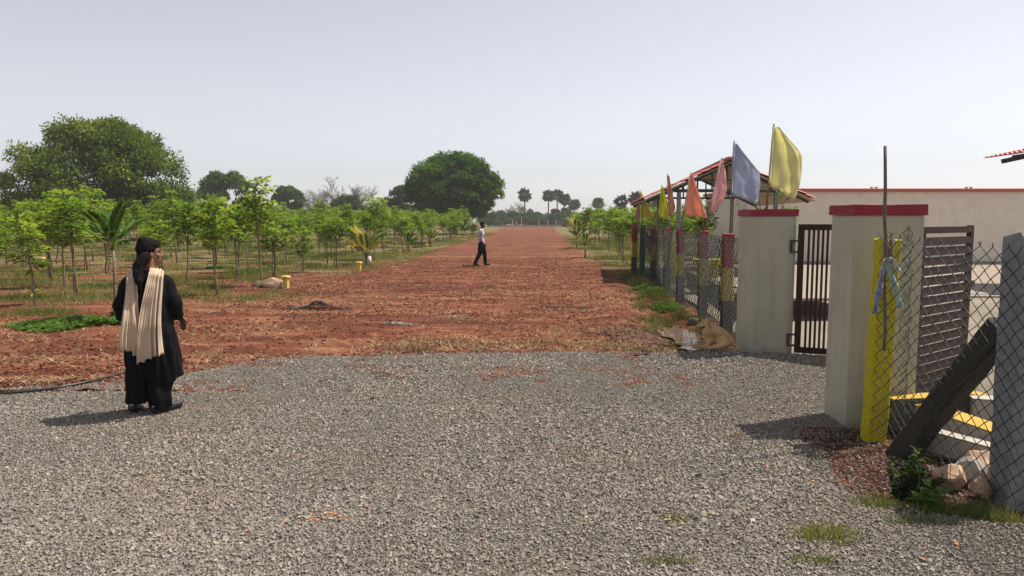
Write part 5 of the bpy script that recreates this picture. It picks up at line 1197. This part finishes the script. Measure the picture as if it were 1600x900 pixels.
def hand(bm, wr, d, side, palm_n, curl=.5, s=1.0):
    """palm and five fingers leaving the wrist along d"""
    d = Vector(d).normalized(); n = Vector(palm_n).normalized(); x = d.cross(n).normalized() * side; n = x.cross(d).normalized() * side; wr = Vector(wr)
    for k in (-1, 0, 1): capsule(bm, wr + x * .012 * k * s, .014 * s, wr + d * .078 * s + x * .024 * k * s, .0125 * s, 10)
    for k, (off, ln) in enumerate([(-.032, .06), (-.011, .07), (.011, .075), (.032, .068)]):
        p = wr + d * .082 * s + x * off * s; dd = d.copy()
        for j in range(3):
            dd = (dd * math.cos(curl * .7) - n * math.sin(curl * .7)).normalized() if j or curl > .3 else dd; e = p + dd * ln * s * (.45, .32, .23)[j]; capsule(bm, p, (.0095 - .0008 * j) * s, e, (.009 - .001 * j) * s, 8); p = e
    t = wr + d * .025 * s + x * .026 * s; e = t + (d * .6 + x * .65 - n * .3).normalized() * .042 * s; capsule(bm, t, .013 * s, e, .0105 * s, 8); capsule(bm, e, .0105 * s, e + (d * .9 + x * .2 - n * .35).normalized() * .03 * s, .0085 * s, 8)

def woman():
    p = at(240, 648); Z0 = sz(p.x, p.y); yawh = -R(74); HC = (.035, .045, 1.475)
    # body (skin)
    bm = bmesh.new(); q = head(bm, HC, yawh, 1.05, R(4)); capsule(bm, (.01, .01, 1.26), .066, (.025, .03, 1.41), .058)
    loft(bm, [(0, .01, .80, .2, .14), (0, .01, .95, .2, .14), (0, .01, 1.1, .2, .14), (0, .01, 1.22, .19, .11), (0, .01, 1.27, .1, .08)])
    el_r = Vector((.232, -.02, .985)); wr_r = Vector((.285, .10, .885)); el_l = Vector((-.235, .0, .985)); wr_l = Vector((-.17, .19, .93))
    chain_caps(bm, [(.165, .01, 1.215), el_r, wr_r], [.06, .05, .033]); chain_caps(bm, [(-.165, .01, 1.215), el_l, wr_l], [.06, .05, .033])
    hand(bm, wr_r, (.28, .25, -.75), 1, (.55, .8, .4), .55, 1.0); hand(bm, wr_l, (.3, .7, -.35), -1, (-.8, .4, -.3), .5, 1.0)
    lf = Vector((-.175, .0, .0)); rf = Vector((.055, -.06, .0))
    chain_caps(bm, [(-.10, .01, .80), (-.125, .06, .44), lf + Vector((0, .02, .13))], [.12, .07, .042]); chain_caps(bm, [(.09, .01, .80), (.08, .03, .42), rf + Vector((0, 0, .075))], [.12, .07, .042])
    body = blob('person', bm, MAT['skin'], None, .006, 3); body.location = (p.x, p.y, Z0); body.rotation_euler.z = R(23); body.scale = (.87, .94, .965)
    tag(body, 'woman in black with a beige scarf, seen from behind, walking on the gravel', 'person')
    Rm = Matrix.Rotation(yawh, 3, 'Z'); face_bits(q, 1.05, body, Rm)
    bm = bmesh.new(); ell(bm, q(.082, -.005, -.05), (.006, .006, .012)); obj('earring', bm, MAT['gold'], body, True)
    # hair
    bm = bmesh.new(); ell(bm, q(0, -.028, .048), (.092, .102, .094), Rm); ell(bm, q(0, .012, .075), (.078, .078, .062), Rm); ell(bm, q(0, -.07, -.005), (.074, .055, .085), Rm); ell(bm, q(.0, -.045, .11), (.06, .06, .05), Rm)
    chain_caps(bm, [(-.02, -.06, 1.44), (-.06, -.10, 1.385), (-.07, -.15, 1.31), (-.06, -.185, 1.24), (-.055, -.19, 1.16)], [.066, .054, .044, .036, .015], (1.1, .75))
    chain_caps(bm, [(-.04, -.09, 1.40), (-.085, -.12, 1.35), (-.08, -.165, 1.27)], [.045, .036, .014], (1.1, .8))
    h = blob('hair', bm, MAT['hair'], body, .006, 7)
    deform(h, lambda a: a + np.stack([.0025 * np.sin(a[:, 0] * 210 + a[:, 1] * 150 + 5 * np.sin(a[:, 2] * 18)), .0025 * np.cos(a[:, 0] * 190 - a[:, 1] * 200 + 4 * np.sin(a[:, 2] * 15)), .002 * np.sin(a[:, 0] * 90 + a[:, 2] * 50)], 1))
    # kameez
    bm = bmesh.new()
    loft(bm, [(0, .005, 1.335, .085, .075), (0, .005, 1.30, .125, .09), (0, .0, 1.265, .18, .112), (0, 0, 1.20, .205, .14), (0, 0, 1.10, .208, .16), (0, .005, 1.0, .203, .165), (0, .005, .88, .215, .175), (.01, .005, .74, .235, .185), (.02, .01, .58, .245, .19), (.035, .02, .42, .245, .19), (.05, .03, .315, .24, .185)], 36)
    chain_caps(bm, [(.165, .0, 1.205), el_r + Vector((.012, -.01, .02)), el_r + Vector((.03, .03, -.07))], [.082, .079, .066]); chain_caps(bm, [(-.165, .0, 1.205), el_l + Vector((-.012, -.01, .02)), el_l + Vector((-.008, .04, -.06))], [.082, .078, .066])
    k = blob('tunic', bm, MAT['black_cloth'], body, .009, 4)
    def folds(a):
        th = np.arctan2(a[:, 1], a[:, 0]); f = np.clip((.95 - a[:, 2]) / .6, 0, 1); inn = (np.abs(a[:, 0]) < .33); g = .016 * f * np.sin(th * 9 + 1.2 * np.sin(a[:, 2] * 6)) + .010 * f * np.sin(th * 17 + a[:, 2] * 9) + .005 * np.sin(a[:, 2] * 38 + th * 4) * (1 - f)
        r = np.maximum(np.hypot(a[:, 0], a[:, 1]), .05); b = a.copy(); b[:, 0] += a[:, 0] / r * g * inn; b[:, 1] += a[:, 1] / r * g * inn
        low = (a[:, 2] < .36); b[:, 2] += np.where(low, .028 * np.sin(th * 3 + .8) - .02 * (a[:, 0] < -.02), 0); return b
    deform(k, folds)
    # trousers
    bm = bmesh.new(); loft(bm, [(-.10, .01, .64, .135, .14), (-.12, .03, .4, .118, .13), (lf.x + .03, .02, .2, .102, .115), (lf.x + .022, .0, .10, .098, .105)], 28, 2.0)
    loft(bm, [(.08, .0, .64, .135, .14), (.085, -.01, .4, .122, .13), (rf.x + .02, -.045, .2, .112, .12), (rf.x + .01, -.06, .055, .108, .115)], 28, 2.0)
    t = blob('trousers', bm, MAT['black_cloth'], body, .009, 2)
    def tf(a):
        b = a.copy(); s = np.where(a[:, 0] < -.03, -1, 1); cx = np.where(s < 0, -.14, .07); th = np.arctan2(a[:, 1], a[:, 0] - cx); g = .011 * np.sin(th * 7 + a[:, 2] * 5) + .007 * np.sin(a[:, 2] * 26 + th * 2); b[:, 0] += np.cos(th) * g; b[:, 1] += np.sin(th) * g; return b
    deform(t, tf)
    # shoes: left heel lifted, right flat
    for (c, d, lift) in ((lf + Vector((-.005, .0, .06)), Vector((.05, .2, -.06)), 1), (rf + Vector((.0, -.02, .045)), Vector((.2, .13, .0)), 0)):
        bm = bmesh.new(); dn = d.normalized(); chain_caps(bm, [c - dn * .035, c + d * .45, c + d * .95], [.045, .044, .036], (1, 1)); o = blob('shoe', bm, MAT['shoe'], body, .006, 3)
        def fl(a, z=(c.z - .042 if not lift else -1)): b = a.copy(); b[:, 2] = np.maximum(b[:, 2], .006); return b
        deform(o, fl)
        bm = bmesh.new(); cc = c + Vector((-.004, -.012, .032 + .01 * lift)); tube(bm, [cc + Vector((math.cos(a) * .058, math.sin(a) * .062, .004 * math.sin(a * 2))) for a in np.linspace(PI * 1.0, PI * 2.0, 12)], .0045, 6); obj('hem_trim', bm, MAT['white'], t, True)
    # scarf panels
    TB = [(1.34, .09, .08), (1.30, .14, .1), (1.265, .19, .118), (1.20, .21, .148), (1.10, .213, .168), (1.0, .21, .173), (.88, .22, .183), (.74, .24, .195), (.58, .25, .2), (.42, .25, .2)][::-1]
    zs = [q_[0] for q_ in TB]
    def back(x, z):
        a = float(np.interp(z, zs, [q_[1] for q_ in TB])); b = float(np.interp(z, zs, [q_[2] for q_ in TB])); return -b * max(.12, 1 - min(1, abs(x) / (a + .02)) ** 2.3) ** (1 / 2.3)
    def panel(top, bot, zt, zb, nf, ph, lift, hem):
        bm = bmesh.new(); NR, NC = 44, 56; rows = []
        over = [(.12, 1.20), (.06, 1.29), (.01, 1.335)]          # front of the shoulder and over the top
        for i in range(NR + 1):
            t = i / NR; row = []
            for j in range(NC + 1):
                s = j / NC
                if t < .2:
                    k = t / .2; x = top[0] + (top[1] - top[0]) * s; zz = 1.15 + (zt - 1.15) * math.sin(k * PI / 2); yy = (.135 - .02) * math.cos(k * PI / 2) + .01 * math.sin(s * 12 + ph); shz = float(np.interp(abs(x), [.05, .1, .14, .2], [1.35, 1.335, 1.318, 1.29])); zz = min(zz, shz + .012) if k < .95 else shz + .012
                    fold = .006 * math.sin(s * nf * 2 * PI + ph)
                    row.append(bm.verts.new((x, yy - .002, zz + fold)))
                    continue
                k = (t - .2) / .8; kk = k ** .8; xs0 = top[0] + (bot[0] - top[0]) * kk; xs1 = top[1] + (bot[1] - top[1]) * kk; sw = .012 * math.sin(k * 5 + ph); x = xs0 + (xs1 - xs0) * s + sw
                shz = float(np.interp(abs(top[0] + (top[1] - top[0]) * s), [.05, .1, .14, .2], [1.35, 1.335, 1.318, 1.29])) + .012
                z = shz + (zb + hem * math.sin(s * 3.3 + ph) - .008 * math.sin(s * nf * 2 * PI + ph) * k - shz) * k
                amp = (.007 + .022 * k); fold = amp * (math.sin((s + .09 * math.sin(s * 7 + ph)) * nf * 2 * PI + ph + 1.1 * math.sin(k * 3 + s * 4)) * (.65 + .5 * math.sin(s * 5.1 + ph * 2)) + .22 * math.sin(s * nf * 4.4 * PI + 2 * ph + k * 4)); hang = min(back(x, z), -.10 - .11 * min(1, k * 1.6) if k > .05 else 0)
                row.append(bm.verts.new((x + .008 * math.cos(s * nf * 2 * PI + ph) * k, hang - .022 - lift + fold, z)))
            rows.append(row)
        for i in range(NR):
            for j in range(NC): bm.faces.new((rows[i][j], rows[i][j + 1], rows[i + 1][j + 1], rows[i + 1][j]))
        o = obj('scarf', bm, MAT['beige_cloth'], body, True); sd_ = o.modifiers.new('thick', 'SOLIDIFY'); sd_.thickness = .004
    panel((-.175, -.115), (-.255, -.115), 1.33, .615, 2.1, .4, .0, .018)
    panel((.03, .15), (-.115, .125), 1.345, .54, 3.6, 1.7, .014, -.03)
    panel((-.115, -.085), (-.15, -.045), 1.33, .575, 1.2, 2.6, -.004, .012)
    return body
woman()

def man():
    p = at(752, 416); Z0 = sz(p.x, p.y)
    # profile: walking to the right (+X); local x = forward
    bm = bmesh.new(); HC = (.06, 0, 1.545); q = head(bm, HC, -PI / 2, .95, R(-4)); capsule(bm, (.015, 0, 1.34), .055, (.045, 0, 1.48), .05)
    loft(bm, [(0, 0, .86, .09, .14), (0, 0, 1.0, .085, .135), (0.0, 0, 1.2, .09, .155), (0.005, 0, 1.34, .075, .15), (.01, 0, 1.4, .05, .07)])
    a1 = [(.0, -.18, 1.33), (.0, -.21, 1.06), (.13, -.2, .84)]; a2 = [(.0, .18, 1.33), (-.06, .21, 1.07), (.02, .21, .84)]
    chain_caps(bm, a1, [.05, .04, .028]); chain_caps(bm, a2, [.05, .04, .028]); hand(bm, a1[2], (.3, .05, -.9), 1, (0, 1, 0), .45, .95); hand(bm, a2[2], (.2, 0, -.9), -1, (0, -1, 0), .45, .95)
    l1 = [(.0, -.085, .88), (-.05, -.085, .47), (-.24, -.085, .10)]; l2 = [(.0, .085, .88), (.12, .085, .48), (.16, .085, .075)]
    chain_caps(bm, l1, [.09, .06, .04]); chain_caps(bm, l2, [.09, .06, .04])
    capsule(bm, (-.24, -.085, .06), .036, (-.10, -.085, .035), .03); capsule(bm, (.14, .085, .04), .036, (.30, .085, .045), .028)
    body = blob('person', bm, MAT['skin_dark'], None, .007, 3); body.location = (p.x, p.y, Z0); tag(body, 'man in printed white shirt and black trousers walking across the red road', 'person')
    Rm = Matrix.Rotation(-PI / 2, 3, 'Z'); face_bits(q, .95, body, Rm)
    bm = bmesh.new(); ell(bm, q(0, -.02, .055), (.08, .094, .08), Rm); ell(bm, q(0, -.07, .0), (.066, .035, .06), Rm); blob('hair', bm, MAT['hair'], body, .008, 2)
    bm = bmesh.new(); loft(bm, [(0, 0, .80, .135, .185), (-.005, 0, .95, .125, .18), (-.005, 0, 1.1, .122, .185), (0, 0, 1.25, .12, .195), (.003, 0, 1.35, .10, .175), (.012, 0, 1.42, .065, .075)], 28)
    chain_caps(bm, [a1[0], a1[1], (.105, -.202, .88)], [.075, .066, .052]); chain_caps(bm, [a2[0], a2[1], (.005, .21, .88)], [.075, .066, .052]); s = blob('shirt', bm, MAT['shirt'], body, .01, 4)
    deform(s, lambda a: a + np.stack([.006 * np.sin(a[:, 2] * 30 + a[:, 1] * 18), .006 * np.sin(a[:, 2] * 23 + a[:, 0] * 25), 0 * a[:, 0]], 1))
    bm = bmesh.new(); chain_caps(bm, [(.0, -.085, .86), (-.05, -.085, .47), (-.235, -.085, .12)], [.118, .088, .062]); chain_caps(bm, [(.0, .085, .86), (.12, .085, .48), (.155, .085, .10)], [.118, .088, .062]); blob('trousers', bm, MAT['black_cloth'], body, .01, 3)
    for (a, b) in (((-.26, -.085, .065), (-.10, -.085, .04)), ((.13, .085, .045), (.31, .085, .05))):
        bm = bmesh.new(); capsule(bm, a, .048, b, .04); o = blob('shoe', bm, MAT['shoe'], body, .008, 2)
        deform(o, lambda v: np.stack([v[:, 0], v[:, 1], np.maximum(v[:, 2], .004)], 1))
    return body
man()

def dog():
    p = at(1112, 559); bm = bmesh.new()
    chain_caps(bm, [(-.035, .0, .20), (.05, .02, .19), (.13, .05, .125), (.17, .06, .09)], [.082, .085, .095, .085]); ell(bm, (-.03, .0, .13), (.075, .075, .10)); ell(bm, (.12, -.03, .085), (.085, .06, .08))
    chain_caps(bm, [(-.02, .0, .22), (-.05, -.005, .285)], [.068, .055]); ell(bm, (-.075, -.01, .305), (.058, .052, .05)); chain_caps(bm, [(-.10, -.012, .297), (-.175, -.02, .268)], [.036, .021]); chain_caps(bm, [(-.10, -.012, .268), (-.155, -.018, .238)], [.022, .013])
    chain_caps(bm, [(-.04, -.055, .10), (-.07, -.09, .035), (-.20, -.10, .022)], [.036, .026, .02]); chain_caps(bm, [(-.05, .045, .10), (-.10, .05, .035), (-.21, .03, .022)], [.036, .026, .02])
    ell(bm, (-.21, -.10, .02), (.03, .022, .016)); ell(bm, (-.22, .03, .02), (.03, .022, .016)); chain_caps(bm, [(.13, -.06, .06), (.05, -.10, .035), (-.04, -.105, .02)], [.045, .03, .018]); chain_caps(bm, [(.2, .07, .07), (.27, .05, .03), (.31, -.04, .018), (.26, -.10, .015)], [.03, .02, .016, .009])
    body = blob('dog', bm, MAT['fur'], None, .006, 3); body.scale = (1.05,) * 3; body.rotation_euler.z = R(-12); body.location = (p.x, p.y, sz(p.x, p.y) + .02); tag(body, 'tan dog lying at the foot of the far pillar beside the puddle, head turned left', 'dog')
    deform(body, lambda a: a + RNG.normal(0, .0012, a.shape) + .004 * np.sin(a[:, [1, 2, 0]] * 60))
    for (c, e, m) in (((-.04, .045, .335), (.04, .055, .345), 'fur_dark'), ((-.045, -.055, .325), (-.025, -.07, .265), 'fur_dark')):
        bm = bmesh.new(); capsule(bm, c, .022, e, .012, 12, (1, .45)); blob('ear', bm, MAT[m], body, .005, 2)
    bm = bmesh.new(); ell(bm, (-.195, -.022, .272), (.011, .013, .01)); obj('nose', bm, MAT['nose'], body, True)
    for y in (-.048, .028): bm = bmesh.new(); ell(bm, (-.108, y, .318), (.008, .006, .008)); obj('eye', bm, MAT['nose'], body, True)
    bm = bmesh.new(); capsule(bm, (-.10, -.03, .262), .012, (-.16, -.03, .246), .008, 10); obj('mouth', bm, MAT['nose'], body, True)
    return body
dog()

# ------------------------------------------------------------------ haze
bm = bmesh.new(); bx(bm, (0, 470, 6.0), (2060, 1120, 15.0)); hz = obj('haze', bm, None)
hm = bpy.data.materials.new('haze_air'); hm.use_nodes = True; n = hm.node_tree; n.nodes.clear(); o_ = n.nodes.new('ShaderNodeOutputMaterial'); v_ = n.nodes.new('ShaderNodeVolumePrincipled')
v_.inputs['Color'].default_value = (0.93, 0.955, 0.99, 1); v_.inputs['Density'].default_value = 0.0005; v_.inputs['Anisotropy'].default_value = 0.3; n.links.new(v_.outputs[0], o_.inputs['Volume']); hz.data.materials.append(hm)
tag(hz, 'pale heat haze lying over the far fields and palms', 'haze', None, 'stuff'); hz.display_type = 'WIRE'
